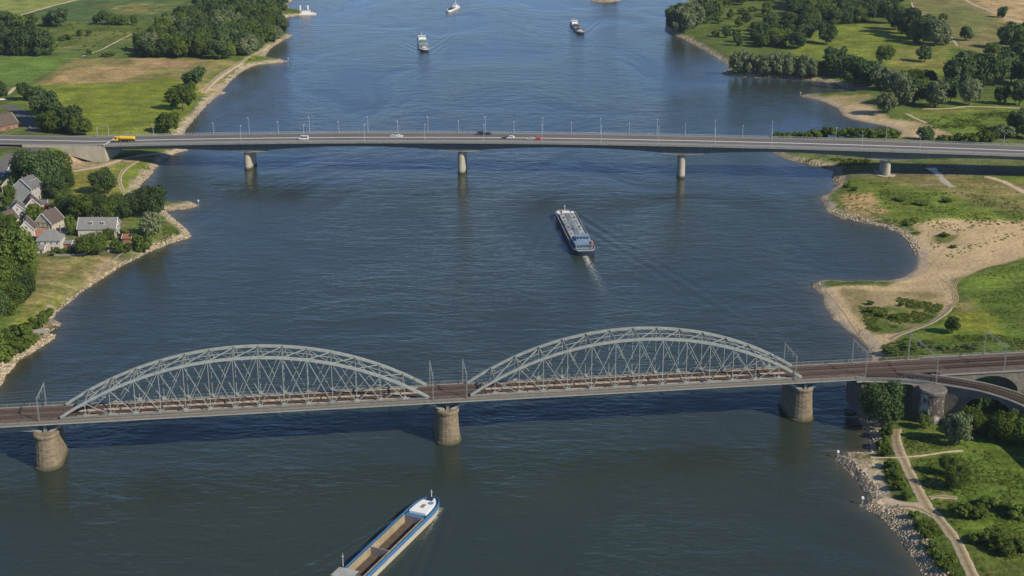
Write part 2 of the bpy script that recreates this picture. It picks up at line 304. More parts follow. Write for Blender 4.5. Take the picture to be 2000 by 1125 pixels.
# ------------------------------------------------------------------ mesh building
class MB:
    def __init__(s): s.v = []; s.f = []
    def quad(s, a, b, c, d):
        n = len(s.v); s.v += [tuple(a), tuple(b), tuple(c), tuple(d)]; s.f.append((n, n + 1, n + 2, n + 3))
    def poly(s, pts):
        n = len(s.v); s.v += [tuple(p) for p in pts]; s.f.append(tuple(range(n, n + len(pts))))
    def box(s, x0, x1, y0, y1, z0, z1):
        n = len(s.v)
        s.v += [(x0, y0, z0), (x1, y0, z0), (x1, y1, z0), (x0, y1, z0), (x0, y0, z1), (x1, y0, z1), (x1, y1, z1), (x0, y1, z1)]
        for f in ((0, 3, 2, 1), (4, 5, 6, 7), (0, 1, 5, 4), (1, 2, 6, 5), (2, 3, 7, 6), (3, 0, 4, 7)): s.f.append(tuple(n + i for i in f))
    def beam(s, p, q, w, h=None, up=(0, 0, 1)):
        p = Vector(p); q = Vector(q); d = (q - p).normalized(); h = h or w
        upv = Vector(up) if abs(d.dot(Vector(up))) < .99 else Vector((0, 1, 0))
        a = d.cross(upv).normalized() * w / 2; b = a.cross(d).normalized() * h / 2
        n = len(s.v)
        for e in (p, q):
            for sa, sb in ((-1, -1), (1, -1), (1, 1), (-1, 1)): s.v.append(tuple(e + a * sa + b * sb))
        for f in ((0, 1, 2, 3), (7, 6, 5, 4), (0, 4, 5, 1), (1, 5, 6, 2), (2, 6, 7, 3), (3, 7, 4, 0)): s.f.append(tuple(n + i for i in f))
    def rings(s, rings, cap=True):
        n0 = len(s.v); k = len(rings[0])
        for r in rings: s.v += [tuple(p) for p in r]
        for i in range(len(rings) - 1):
            for j in range(k):
                a = n0 + i * k + j; b = n0 + i * k + (j + 1) % k; s.f.append((a, b, b + k, a + k))
        if cap:
            s.f.append(tuple(n0 + j for j in reversed(range(k)))); s.f.append(tuple(n0 + (len(rings) - 1) * k + j for j in range(k)))
    def tube(s, pts, rad, n=6):
        rs = []
        for i, p in enumerate(pts):
            p = Vector(p); d = (Vector(pts[min(i + 1, len(pts) - 1)]) - Vector(pts[max(i - 1, 0)])).normalized()
            a = d.cross(Vector((0, 0, 1)) if abs(d.z) < .9 else Vector((1, 0, 0))).normalized(); b = d.cross(a)
            r = rad[i] if hasattr(rad, '__len__') else rad
            rs.append([p + (a * math.cos(t * 2 * math.pi / n) + b * math.sin(t * 2 * math.pi / n)) * r for t in range(n)])
        s.rings(rs)
    def prism(s, outline, z0, z1, cap_top=True, cap_bot=True, shrink=1.0):
        n = len(s.v); k = len(outline)
        cx = sum(p[0] for p in outline) / k; cy = sum(p[1] for p in outline) / k
        s.v += [(cx + (p[0] - cx) * shrink, cy + (p[1] - cy) * shrink, z0) for p in outline] + [(p[0], p[1], z1) for p in outline]
        for i in range(k):
            j = (i + 1) % k; s.f.append((n + i, n + j, n + k + j, n + k + i))
        if cap_top: s.f.append(tuple(n + k + i for i in range(k)))
        if cap_bot: s.f.append(tuple(n + i for i in reversed(range(k))))
    def mesh(s, name, m=None, smooth=False):
        me = bpy.data.meshes.new(name); me.from_pydata(s.v, [], s.f)
        if m: me.materials.append(m)
        if smooth: me.polygons.foreach_set('use_smooth', [True] * len(me.polygons))
        me.update(); return me
    def build(s, name, m, parent=None, smooth=False, loc=None):
        o = bpy.data.objects.new(name, s.mesh(name, m, smooth)); COL.objects.link(o)
        if parent: o.parent = parent
        if loc is not None: o.location = loc
        return o
def np_mesh(name, V, Fq, m, col=None):
    """fast mesh: V (n,3), Fq (m,4)"""
    me = bpy.data.meshes.new(name); V = np.asarray(V, np.float32); Fq = np.asarray(Fq, np.int32); k = Fq.shape[1]
    me.vertices.add(len(V)); me.vertices.foreach_set('co', V.ravel())
    me.loops.add(Fq.size); me.loops.foreach_set('vertex_index', Fq.ravel())
    me.polygons.add(len(Fq)); me.polygons.foreach_set('loop_start', np.arange(0, Fq.size, k, dtype=np.int32)); me.polygons.foreach_set('loop_total', np.full(len(Fq), k, np.int32))
    me.materials.append(m)
    if col is not None:
        a = me.color_attributes.new('Col', 'FLOAT_COLOR', 'POINT'); a.data.foreach_set('color', np.asarray(col, np.float32).ravel())
    me.update(calc_edges=True); return me
def link(name, me, parent=None, loc=None):
    o = bpy.data.objects.new(name, me); COL.objects.link(o)
    if parent: o.parent = parent
    if loc is not None: o.location = loc
    return o
def thing(name, label, cat, loc=(0, 0, 0), rz=0.0, group=None):
    o = bpy.data.objects.new(name, None); COL.objects.link(o); o.location = loc; o.rotation_euler = (0, 0, rz); o.empty_display_size = .5
    return tag(o, label, cat, group)
def tag(o, label, cat, group=None):
    o['label'] = label; o['category'] = cat
    if group: o['group'] = group
    return o
def kind(o, k): o['kind'] = k; return o
_unit = {}
def member(name, p, q, w, h, m, parent):
    """a straight steel member: shared unit bar, set between two points"""
    key = m.name
    if key not in _unit:
        b = MB(); b.box(-.5, .5, -.5, .5, 0, 1); _unit[key] = b.mesh('bar_' + key, m)
    o = bpy.data.objects.new(name, _unit[key]); COL.objects.link(o); o.parent = parent
    p = Vector(p); q = Vector(q); d = q - p
    o.location = p; o.rotation_mode = 'QUATERNION'; o.rotation_quaternion = d.to_track_quat('Z', 'Y'); o.scale = (w, h, d.length)
    return o
def strip_solid(b, near, far, zlow, ztop):
    """solid between two plan polylines, with a lower and an upper height at each station"""
    n = len(near)
    for i in range(n - 1):
        a0 = (*near[i], zlow[i]); a1 = (*near[i + 1], zlow[i + 1]); A0 = (*near[i], ztop[i]); A1 = (*near[i + 1], ztop[i + 1])
        b0 = (*far[i], zlow[i]); b1 = (*far[i + 1], zlow[i + 1]); B0 = (*far[i], ztop[i]); B1 = (*far[i + 1], ztop[i + 1])
        b.quad(a0, a1, A1, A0); b.quad(b1, b0, B0, B1); b.quad(A0, A1, B1, B0); b.quad(b0, b1, a1, a0)
    for i in (0, n - 1):
        b.quad((*near[i], zlow[i]), (*near[i], ztop[i]), (*far[i], ztop[i]), (*far[i], zlow[i]))

# ------------------------------------------------------------------ ground
def ground_material():
    m = bpy.data.materials.new('ground_cover'); m.use_nodes = True; nt = m.node_tree; N = nt.nodes; Lk = nt.links
    b = N['Principled BSDF']; b.inputs['Roughness'].default_value = .95; b.inputs['Specular IOR Level'].default_value = .1
    vc = N.new('ShaderNodeVertexColor'); vc.layer_name = 'Col'
    geo = N.new('ShaderNodeNewGeometry')
    def noise(sc, det, stretch=None):
        v = geo.outputs['Position']
        if stretch:
            mp = N.new('ShaderNodeMapping'); mp.inputs['Scale'].default_value = stretch; mp.inputs['Rotation'].default_value = (0, 0, .25); Lk.new(v, mp.inputs[0]); v = mp.outputs[0]
        n = N.new('ShaderNodeTexNoise'); n.inputs['Scale'].default_value = sc; n.inputs['Detail'].default_value = det; n.inputs['Roughness'].default_value = .6; Lk.new(v, n.inputs['Vector']); return n.outputs[0]
    def ramp(x, a, b2, lo, hi):
        r = N.new('ShaderNodeMapRange'); r.inputs[1].default_value = a; r.inputs[2].default_value = b2; r.inputs[3].default_value = lo; r.inputs[4].default_value = hi; Lk.new(x, r.inputs[0]); return r.outputs[0]
    f1 = ramp(noise(.45, 5), .3, .7, .62, 1.38); f2 = ramp(noise(.06, 4, (1, .5, 1)), .32, .68, .72, 1.28)
    mu = N.new('ShaderNodeMath'); mu.operation = 'MULTIPLY'; Lk.new(f1, mu.inputs[0]); Lk.new(f2, mu.inputs[1])
    f3 = ramp(noise(.16, 5, (.2, 1.3, 1)), .3, .7, .7, 1.3)
    m3 = N.new('ShaderNodeMath'); m3.operation = 'MULTIPLY'; Lk.new(mu.outputs[0], m3.inputs[0]); Lk.new(f3, m3.inputs[1])
    sc = N.new('ShaderNodeVectorMath'); sc.operation = 'SCALE'; Lk.new(vc.outputs[0], sc.inputs[0]); am = N.new('ShaderNodeMix'); am.inputs[2].default_value = 1.0; Lk.new(vc.outputs[1], am.inputs[0]); Lk.new(m3.outputs[0], am.inputs[3]); Lk.new(am.outputs[0], sc.inputs[3])
    # drier stems here and there
    tint = N.new('ShaderNodeMix'); tint.data_type = 'RGBA'; tint.blend_type = 'MIX'; tint.inputs[7].default_value = (.20, .165, .06, 1)
    tm = N.new('ShaderNodeMath'); tm.operation = 'MULTIPLY'; Lk.new(ramp(noise(.16, 5), .54, .72, 0, .45), tm.inputs[0]); Lk.new(vc.outputs[1], tm.inputs[1]); Lk.new(tm.outputs[0], tint.inputs[0]); Lk.new(sc.outputs[0], tint.inputs[6])
    Lk.new(tint.outputs[2], b.inputs['Base Color'])
    bp = N.new('ShaderNodeBump'); bp.inputs['Strength'].default_value = .8; bp.inputs['Distance'].default_value = .9; Lk.new(noise(.55, 5), bp.inputs['Height']); Lk.new(bp.outputs[0], b.inputs['Normal'])
    return m
M_ground = ground_material()
nr, nc = GX.shape
idx = np.arange(nr * nc).reshape(nr, nc)
quads = np.stack([idx[:-1, :-1], idx[:-1, 1:], idx[1:, 1:], idx[1:, :-1]], -1).reshape(-1, 4)
dmax = DS.ravel()[quads].max(1); quads_g = quads[dmax > -26]
used = np.unique(quads_g); remap = np.full(nr * nc, -1, np.int64); remap[used] = np.arange(len(used))
Vg = np.stack([GX, GY, HZ], -1).reshape(-1, 3)[used]
Cg = np.concatenate([land.reshape(-1, 3), (1 - .7 * sandw).reshape(-1, 1)], 1)[used]
ground_me = np_mesh('ground', Vg, remap[quads_g], M_ground, Cg); ground_me.polygons.foreach_set('use_smooth', [True] * len(ground_me.polygons))
kind(link('ground', ground_me), 'structure')

# ------------------------------------------------------------------ water
BOATS = {  # bow and stern pixels at deck height
 'hopper': ((848, 973), (640, 1172), 2.5), 'tanker': ((1102, 411), (1143, 490), 2.4), 'cargo': ((830, 97), (823, 71), 2.4),
 'dark': ((1136, 63), (1119, 42), 2.2), 'small': ((873, 20), (895, 10), 2.2)}
def water_material():
    m = bpy.data.materials.new('river_water'); m.use_nodes = True; nt = m.node_tree; N = nt.nodes; Lk = nt.links
    b = N['Principled BSDF']; b.inputs['IOR'].default_value = 1.333; b.inputs['Roughness'].default_value = .10; b.inputs['Specular IOR Level'].default_value = .5
    geo = N.new('ShaderNodeNewGeometry'); pos = geo.outputs['Position']
    def math(op, a, b2=None, clamp=False):
        n = N.new('ShaderNodeMath'); n.operation = op; n.use_clamp = clamp
        for i, x in enumerate((a, b2)):
            if x is None: continue
            if isinstance(x, (int, float)): n.inputs[i].default_value = x
            else: Lk.new(x, n.inputs[i])
        return n.outputs[0]
    def noise(sc, det, stretch, rot=0.0, dist=0.0, rough=.55):
        mp = N.new('ShaderNodeMapping'); mp.inputs['Scale'].default_value = stretch; mp.inputs['Rotation'].default_value = (0, 0, rot); Lk.new(pos, mp.inputs[0])
        n = N.new('ShaderNodeTexNoise'); n.inputs['Scale'].default_value = sc; n.inputs['Detail'].default_value = det; n.inputs['Roughness'].default_value = rough; n.inputs['Distortion'].default_value = dist
        Lk.new(mp.outputs[0], n.inputs['Vector']); return n.outputs[0]
    def dotp(vec):
        n = N.new('ShaderNodeVectorMath'); n.operation = 'DOT_PRODUCT'; Lk.new(pos, n.inputs[0]); n.inputs[1].default_value = vec; return n.outputs['Value']
    ripple = noise(.42, 4, (.45, 1, 1), .15, .4); swell = noise(.13, 3, (.4, 1, 1), -.12, .6); chop = noise(1.1, 2, (.6, 1, 1), .3)
    calm = noise(.011, 4, (1, .55, 1), .4, .8); calm2 = N.new('ShaderNodeMapRange'); calm2.inputs[1].default_value = .35; calm2.inputs[2].default_value = .65; calm2.inputs[3].default_value = .12; calm2.inputs[4].default_value = 1.35; Lk.new(calm, calm2.inputs[0])
    h = math('ADD', math('MULTIPLY', ripple, .55), math('ADD', math('MULTIPLY', swell, .95), math('MULTIPLY', chop, .16)))
    h = math('MULTIPLY', h, calm2.outputs[0])
    foam_total = None
    for key, (bpx, spx, z) in BOATS.items():
        bow = G(*bpx, z); st = G(*spx, z); d = Vector((bow.x - st.x, bow.y - st.y, 0)); L = d.length; d.normalize(); per = Vector((-d.y, d.x, 0))
        al = math('SUBTRACT', bow.x * d.x + bow.y * d.y, dotp(d))             # distance behind the bow
        ac = math('ABSOLUTE', math('SUBTRACT', dotp(per), bow.x * per.x + bow.y * per.y))
        tanv = .30
        off = math('SUBTRACT', ac, math('ADD', math('MULTIPLY', al, tanv), 1.5))
        env = math('MULTIPLY', math('EXPONENT', math('MULTIPLY', math('MULTIPLY', off, off), -.010 if key != 'hopper' else -.03)), math('MULTIPLY', math('GREATER_THAN', al, 0), math('EXPONENT', math('MULTIPLY', math('MAXIMUM', al, 0), -.010))))
        wave = math('MULTIPLY', math('COSINE', math('MULTIPLY', off, .85 if key != 'hopper' else 1.3)), env)
        h = math('ADD', h, math('MULTIPLY', wave, .26 if key not in ('small',) else .2))
        # churned water behind the screws
        bl = math('SUBTRACT', al, L + .5)
        wdt = math('ADD', math('MULTIPLY', math('MAXIMUM', bl, 0), .045), 1.7)
        core = math('SUBTRACT', 1, math('DIVIDE', ac, wdt), True)
        ln = {'tanker': .06, 'hopper': .05, 'cargo': .02, 'dark': .02, 'small': .03}[key]
        fz = math('MULTIPLY', math('MULTIPLY', core, math('GREATER_THAN', bl, 0)), math('EXPONENT', math('MULTIPLY', math('MAXIMUM', bl, 0), -ln)))
        amt = {'tanker': 2.4, 'hopper': 1.0, 'cargo': .35, 'dark': .3, 'small': .3}[key]
        # thin bow spray along the hull
        sp = math('MULTIPLY', math('MULTIPLY', math('EXPONENT', math('MULTIPLY', math('MULTIPLY', math('SUBTRACT', ac, math('ADD', math('MULTIPLY', al, .22), 2.4)), math('SUBTRACT', ac, math('ADD', math('MULTIPLY', al, .22), 2.4))), -2.2)), math('GREATER_THAN', al, .5)), math('EXPONENT', math('MULTIPLY', math('MAXIMUM', al, 0), -.11)))
        f = math('ADD', math('MULTIPLY', fz, amt), math('MULTIPLY', sp, .9 if key in ('hopper', 'tanker') else .3))
        foam_total = f if foam_total is None else math('ADD', foam_total, f)
    bp = N.new('ShaderNodeBump'); bp.inputs['Strength'].default_value = .66; bp.inputs['Distance'].default_value = 1.0; Lk.new(h, bp.inputs['Height']); Lk.new(bp.outputs[0], b.inputs['Normal'])
    vc = N.new('ShaderNodeVertexColor'); vc.layer_name = 'Col'
    fn = noise(.9, 4, (1, 1, 1), 0, .5); fm = N.new('ShaderNodeMapRange'); fm.inputs[1].default_value = .42; fm.inputs[2].default_value = .66; Lk.new(fn, fm.inputs[0])
    fo = math('MULTIPLY', foam_total, fm.outputs[0], True)
    mx = N.new('ShaderNodeMix'); mx.data_type = 'RGBA'; mx.inputs[7].default_value = (.62, .63, .58, 1); Lk.new(fo, mx.inputs[0]); Lk.new(vc.outputs[0], mx.inputs[6]); Lk.new(mx.outputs[2], b.inputs['Base Color'])
    rr = math('ADD', math('MULTIPLY', fo, .6), .17); Lk.new(rr, b.inputs['Roughness'])
    return m
M_water = water_material()
ri = np.unique(np.concatenate([np.arange(0, nr, 2), [nr - 1]])); ci = np.unique(np.concatenate([np.arange(0, nc, 2), [nc - 1]]))
WX, WY, WD = GX[np.ix_(ri, ci)], GY[np.ix_(ri, ci)], DS[np.ix_(ri, ci)]
widx = np.arange(WX.size).reshape(WX.shape); wq = np.stack([widx[:-1, :-1], widx[:-1, 1:], widx[1:, 1:], widx[1:, :-1]], -1).reshape(-1, 4)
wq = wq[WD.ravel()[wq].min(1) < 9]
used = np.unique(wq); remap = np.full(WX.size, -1, np.int64); remap[used] = np.arange(len(used))
sh = np.exp(np.minimum(WD, 0) / 3.2) * .6
silt = fbm(WX, WY, 120, 77, 3)[..., None]
deep = np.array((.021, .034, .028)) * (1 - .5 * silt) * 1.25 + np.array((.030, .029, .014)) * silt * .55
wc = deep * (1 - sh[..., None]) + np.array((.12, .095, .055)) * sh[..., None]
Wc = np.concatenate([wc.reshape(-1, 3), np.ones((WX.size, 1))], 1)
kind(link('water', np_mesh('water', np.stack([WX, WY, WX * 0], -1).reshape(-1, 3)[used], remap[wq], M_water, Wc[used])), 'structure')

# ------------------------------------------------------------------ air between the camera and the far woods
hz = bpy.data.materials.new('thin_haze'); hz.use_nodes = True; hz.node_tree.nodes.clear()
_o = hz.node_tree.nodes.new('ShaderNodeOutputMaterial'); _v = hz.node_tree.nodes.new('ShaderNodeVolumePrincipled'); _v.inputs['Color'].default_value = (.72, .85, 1, 1); _v.inputs['Density'].default_value = HAZE; _v.inputs['Anisotropy'].default_value = 0.0
hz.node_tree.links.new(_v.outputs[0], _o.inputs['Volume'])
_V = [(x, y_, z) for z in (-6.0, 214.0) for x, y_ in ((-10600, -700), (10600, -700), (10600, 5700), (-10600, 5700))]
_me = bpy.data.meshes.new('haze'); _me.from_pydata(_V, [], [(0, 3, 2, 1), (4, 5, 6, 7), (0, 1, 5, 4), (1, 2, 6, 5), (2, 3, 7, 6), (3, 0, 4, 7)]); _me.materials.append(hz); _me.update()
kind(link('haze', _me), 'stuff')

# ------------------------------------------------------------------ stones on the banks (uncountable)
def blocks(P, size, name, m, flat=.6):
    """many small irregular blocks in one mesh"""
    n = len(P); P = np.asarray(P)
    base = np.array([(-1, -1, -1), (1, -1, -1), (1, 1, -1), (-1, 1, -1), (-1, -1, 1), (1, -1, 1), (1, 1, 1), (-1, 1, 1)], float) * .5
    V = base[None] * (1 + (rng.random((n, 8, 3)) - .5) * .7)
    sz = np.asarray(size)[:, None] * (.7 + .6 * rng.random((n, 3))); sz[:, 2] *= flat
    V = V * sz[:, None, :]
    a = rng.random(n) * 6.28; ca, sa = np.cos(a), np.sin(a); x = V[..., 0] * ca[:, None] - V[..., 1] * sa[:, None]; yy = V[..., 0] * sa[:, None] + V[..., 1] * ca[:, None]
    t = (rng.random(n) - .5) * .9; z = V[..., 2] * np.cos(t)[:, None] + x * np.sin(t)[:, None]
    V = np.stack([x, yy, z], -1) + P[:, None, :]
    Fq = np.array(((0, 3, 2, 1), (4, 5, 6, 7), (0, 1, 5, 4), (1, 2, 6, 5), (2, 3, 7, 6), (3, 0, 4, 7)))[None] + (np.arange(n) * 8)[:, None, None]
    c = (.16 + .42 * rng.random(n)); c = np.stack([c * 1.0, c * .84, c * .58, c * 0 + 1], -1)
    return np_mesh(name, V.reshape(-1, 3), Fq.reshape(-1, 4), m, np.repeat(c, 8, 0))
M_rock = mat('riprap_stone', (.4, .34, .26), .95, .15, 1.5, vcol='Col')
def shore_points(poly, i0, i1, count, dmin, dmax):
    W = wpoly(poly)[i0:i1 + 1]; seg = np.hypot(*(W[1:] - W[:-1]).T); cum = np.concatenate([[0], np.cumsum(seg)]); out = []
    for _ in range(count):
        t = random.random() * cum[-1]; k = min(int(np.searchsorted(cum, t)) - 1, len(seg) - 1); k = max(k, 0); f = (t - cum[k]) / seg[k]
        p = W[k] * (1 - f) + W[k + 1] * f; e = (W[k + 1] - W[k]) / seg[k]; d = random.uniform(dmin, dmax) * random.random() ** .35
        p = p + np.array([-e[1], e[0]]) * d * SIDE; out.append((p[0], p[1], max(hgt(p[0], p[1]), -.2)))
    return out
SIDE = -1
pts = shore_points(RIGHT, 0, 6, 6500, -.8, 7.0) + shore_points(RIGHT, 6, 16, 3600, -.8, 3.6) + shore_points(RIGHT, 14, 17, 500, -.4, 3.0)
kind(link('riprap', blocks(pts, [random.uniform(.22, .38) if random.random() < .65 else random.uniform(.38, .65) for _ in pts], 'riprap', M_rock)), 'stuff')
pts = shore_points(RIGHT, 42, 48, 700, -.5, 5) + shore_points(RIGHT, 52, 58, 600, -.5, 4) + shore_points(RIGHT, 34, 36, 160, -.5, 4) + shore_points(RIGHT, 80, 94, 900, -.5, 4) + shore_points(RIGHT, 17, 22, 200, -.3, 3)
kind(link('riprap', blocks(pts, [random.uniform(.3, .85) for _ in pts], 'riprap', M_rock)), 'stuff')
SIDE = 1
pts = shore_points(LEFT, 2, 12, 1900, -.5, 5.0) + shore_points(LEFT, 12, 17, 500, -.4, 1.6) + shore_points(LEFT, 17, 36, 2300, -.5, 4.5) + shore_points(LEFT, 45, 70, 1200, -.5, 4)
pts = [p for p in pts if sdw(p[0], p[1]) > -1.2]
kind(link('riprap', blocks(pts, [random.uniform(.25, .75) for _ in pts], 'riprap', M_rock)), 'stuff')

# ------------------------------------------------------------------ tracks and roads laid on the ground
TRACKS = []
def ribbon(name, px, width, m, lift=.10, mid=None, ragged=.25, z=None, step=2.0, col=(.47, .375, .26)):
    P = [T(*q) if z is None else G(*q, z) for q in px]
    pts = []
    for i in range(len(P) - 1):                                   # Catmull-Rom through the traced points
        p0, p1, p2, p3 = P[max(i - 1, 0)], P[i], P[i + 1], P[min(i + 2, len(P) - 1)]
        n = max(2, int((p2 - p1).length / step))
        for k in range(n):
            t = k / n; pts.append(.5 * (2 * p1 + (p2 - p0) * t + (2 * p0 - 5 * p1 + 4 * p2 - p3) * t * t + (3 * p1 - p0 - 3 * p2 + p3) * t ** 3))
    pts.append(P[-1])
    TRACKS.extend((q.x, q.y) for q in pts)
    offs = [-.5, -.36, -.15, 0, .15, .36, .5]; V = []; F_ = []; C_ = []
    for i, p in enumerate(pts):
        d = (pts[min(i + 1, len(pts) - 1)] - pts[max(i - 1, 0)]); d.z = 0; d.normalize(); nn = Vector((-d.y, d.x, 0)); w = width * (1 + (random.random() - .5) * ragged)
        for k, o in enumerate(offs):
            q = p + nn * (o * w + (random.random() - .5) * ragged * .3 * (abs(o) == .5)); zz = (hgt(q.x, q.y) if z is None else z) + lift - (.14 if abs(o) == .5 else 0)
            V.append((q.x, q.y, zz)); c = col
            if mid and k in (3,): c = mid
            elif mid and k in (2, 4): c = tuple(.6 * a + .4 * b2 for a, b2 in zip(mid, c))
            C_.append((*c, 1))
    n = len(offs)
    for i in range(len(pts) - 1):
        for k in range(n - 1): a = i * n + k; F_.append((a, a + 1, a + n + 1, a + n))
    o = link(name, np_mesh(name, V, F_, m, C_)); return kind(o, 'structure')
M_track = mat('track_soil', (.45, .36, .25), .95, .22, .6, vcol='Col')
GRASSY = (.19, .165, .07)
ribbon('path', [(1752, 838), (1750, 855), (1756, 880), (1768, 905), (1785, 940), (1800, 970), (1812, 992)], 3.6, M_track, mid=(.24, .19, .09))
ribbon('path', [(1812, 992), (1828, 1006), (1848, 1030), (1868, 1058), (1884, 1090), (1900, 1125), (1915, 1165)], 3.4, M_track, mid=(.21, .17, .075))
ribbon('path', [(1725, 975), (1755, 983), (1780, 985), (1800, 986), (1814, 990)], 3.2, M_track, .08, ragged=.5)
ribbon('path', [(1740, 992), (1775, 990), (1800, 996), (1822, 1008)], 2.2, M_track, .14, mid=GRASSY, ragged=.5)
ribbon('path', [(1700, 893), (1735, 894), (1765, 893), (1800, 890), (1840, 884), (1880, 880)], 1.1, M_track, .16, ragged=.7)
ribbon('path', [(1815, 972), (1840, 970), (1870, 973)], 2.4, M_track, .08, mid=GRASSY, ragged=.9)
ribbon('path', [(1856, 600), (1846, 611), (1815, 632), (1770, 648), (1738, 662)], 3.2, M_track, mid=GRASSY, ragged=.35)
ribbon('path', [(398, 178), (412, 163), (440, 140), (470, 122), (490, 108), (510, 98), (525, 86)], 3.4, M_track, mid=GRASSY, ragged=.5)
ribbon('path', [(405, 172), (430, 152), (458, 132), (475, 124)], 2.6, M_track, ragged=.8)
ribbon('path', [(160, 110), (178, 104), (200, 96), (230, 80), (268, 62)], 1.9, M_track, .12, ragged=.4)
ribbon('path', [(14, 185), (28, 172), (40, 168)], 3.0, M_track, .12)
ribbon('path', [(248, 384), (238, 368), (234, 350), (240, 335), (252, 325), (270, 314)], 2.2, M_track, .12, mid=GRASSY, ragged=.4)
ribbon('path', [(142, 335), (190, 326), (225, 316), (245, 309), (320, 299)], 3.5, M_track, .12, ragged=.3)
ribbon('path', [(2000, 212), (1900, 208), (1850, 212), (1800, 213)], 2.5, M_track, .12, ragged=.6)
ribbon('path', [(1770, 222), (1790, 232), (1810, 240)], 2.4, M_track, .12, ragged=.5)
ribbon('path', [(1998, 45), (1985, 42), (1950, 28), (1900, 8), (1870, -12)], 3.5, M_track, .15, ragged=.5)
ribbon('path', [(1870, 90), (1845, 60), (1790, 20), (1780, 5)], 2.2, M_track, .15, ragged=.6)
ribbon('path', [(-5, 42), (30, 33), (90, 15), (150, 0), (180, -10)], 4, M_track, .15, ragged=.4)
M_vcasph = M_asph_d
def road(name, px, width, m, lift, **k):
    return ribbon(name, px, width, m, lift, ragged=0.02, **k)
road('road', [(-30, 362), (5, 332), (35, 306), (62, 292), (100, 284)], 9.5, M_asph_d, .16)
road('road', [(84, 268), (70, 256), (60, 243), (50, 230), (34, 216), (10, 206)], 8, M_asph_d, .18)
road('road', [(-40, 287), (20, 284), (70, 281)], 12, M_asph_d, .14)
road('road_marking', [(2, 346), (18, 327), (36, 309)], .45, M_white, .24)
ribbon('path', [(2060, 400), (2000, 375), (1960, 355), (1925, 345)], 4.5, M_track, .12, ragged=.4)
TYRE = (.40, .285, .155)
for px_ in ([(2020, 486), (1940, 510), (1888, 535), (1864, 556), (1868, 585), (1846, 611)], [(2000, 462), (1920, 488), (1850, 515), (1812, 545), (1790, 556)], [(1830, 540), (1858, 560), (1862, 585)], [(1612, 566), (1640, 600), (1668, 640), (1692, 672)], [(1980, 440), (1900, 452), (1850, 480), (1820, 515), (1800, 535)]):
    for sh_ in (0, 3): ribbon('wheel_rut', [(x + sh_, y_ + sh_ * .7) for x, y_ in px_], .55, M_track, .06, ragged=.6, col=TYRE)
# gully of standing water near the bridge pier on the right
ribbon('puddle', [(1818, 328), (1832, 340), (1845, 355), (1862, 366)], 5.0, M_water, .10, ragged=.8)

# ------------------------------------------------------------------ road bridge
def smooth_line(pts, n):
    pts = [Vector(p) for p in pts]; out = []
    for i in range(len(pts) - 1):
        p0, p1, p2, p3 = pts[max(i - 1, 0)], pts[i], pts[i + 1], pts[min(i + 2, len(pts) - 1)]
        for k in range(n):
            t = k / n; out.append(.5 * (2 * p1 + (p2 - p0) * t + (2 * p0 - 5 * p1 + 4 * p2 - p3) * t * t + (3 * p1 - p0 - 3 * p2 + p3) * t ** 3))
    out.append(pts[-1]); return out
RD = Vector((.9967, -.0812, 0)); RN = Vector((.0812, .9967, 0)); RO = Vector((-30.2, 794.8, 0)); RROT = math.atan2(RD.y, RD.x)
def rz(u):
    k = 7.1e-5 if u < 90 else 4.5e-5
    return 20.6 - k * (u - 90) ** 2
Y0, Y1 = -4.0, 21.5                      # near and far edge of the deck
UA, UB = -214.0, 470.0
def rworld(u, v, z): p = RO + RD * u + RN * v; return Vector((p.x, p.y, z))
def u_of_px(px, v):
    lo, hi = -330.0, 480.0
    for _ in range(40):
        mid = (lo + hi) / 2
        if PX(rworld(mid, v, rz(mid)))[0] < px: lo = mid
        else: hi = mid
    return lo
rb = thing('road_bridge', 'long grey concrete road bridge with a gently arched girder on pale piers', 'bridge', RO, RROT)
PIERS = [-128.6, 0.0, 129.3, 247.0, 372.0]
def haunch(u):
    d = min(abs(u - p) for p in PIERS + [UA - 60])
    return 2.3 + 2.9 * max(0, 1 - d / 58.0) ** 1.7
UU = list(np.arange(UA, UB + 1, 4.0)) ; UU = sorted(set(UU + PIERS))
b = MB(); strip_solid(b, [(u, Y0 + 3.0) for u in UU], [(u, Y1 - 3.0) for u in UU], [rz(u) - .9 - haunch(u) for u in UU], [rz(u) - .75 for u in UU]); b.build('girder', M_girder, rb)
b = MB(); strip_solid(b, [(u, Y0) for u in UU], [(u, Y1) for u in UU], [rz(u) - .75 for u in UU], [rz(u) for u in UU]); b.build('deck', M_conc_g, rb)
UL = list(np.arange(-330.0, UB + 1, 6.0))
def zroad(u): return rz(max(u, UA - 10)) if u > UA - 60 else rz(UA - 10) - .006 * (UA - 60 - u)
def road_sheet(name, m, v0, v1, lift, th=.0, us=UL):
    b = MB()
    for i in range(len(us) - 1):
        a, c = us[i], us[i + 1]; b.quad((a, v0, zroad(a) + lift), (c, v0, zroad(c) + lift), (c, v1, zroad(c) + lift), (a, v1, zroad(a) + lift))
        if th:
            b.quad((a, v0, zroad(a) + lift - th), (c, v0, zroad(c) + lift - th), (c, v0, zroad(c) + lift), (a, v0, zroad(a) + lift))
            b.quad((a, v1, zroad(a) + lift), (c, v1, zroad(c) + lift), (c, v1, zroad(c) + lift - th), (a, v1, zroad(a) + lift - th))
    return b.build(name, m, rb)
road_sheet('carriageway', M_asph, Y0 + 3.6, Y1 - 2.6, .06)
road_sheet('pavement', M_walk, Y0 + .15, Y0 + 3.6, .20, .2)
road_sheet('pavement', M_walk, Y1 - 2.6, Y1 - .15, .20, .2)
road_sheet('median_strip', M_white, 8.2, 8.75, .22, .2)
road_sheet('lane_marking', M_walk, 3.4, 3.55, .085); road_sheet('lane_marking', M_walk, 13.6, 13.75, .085)
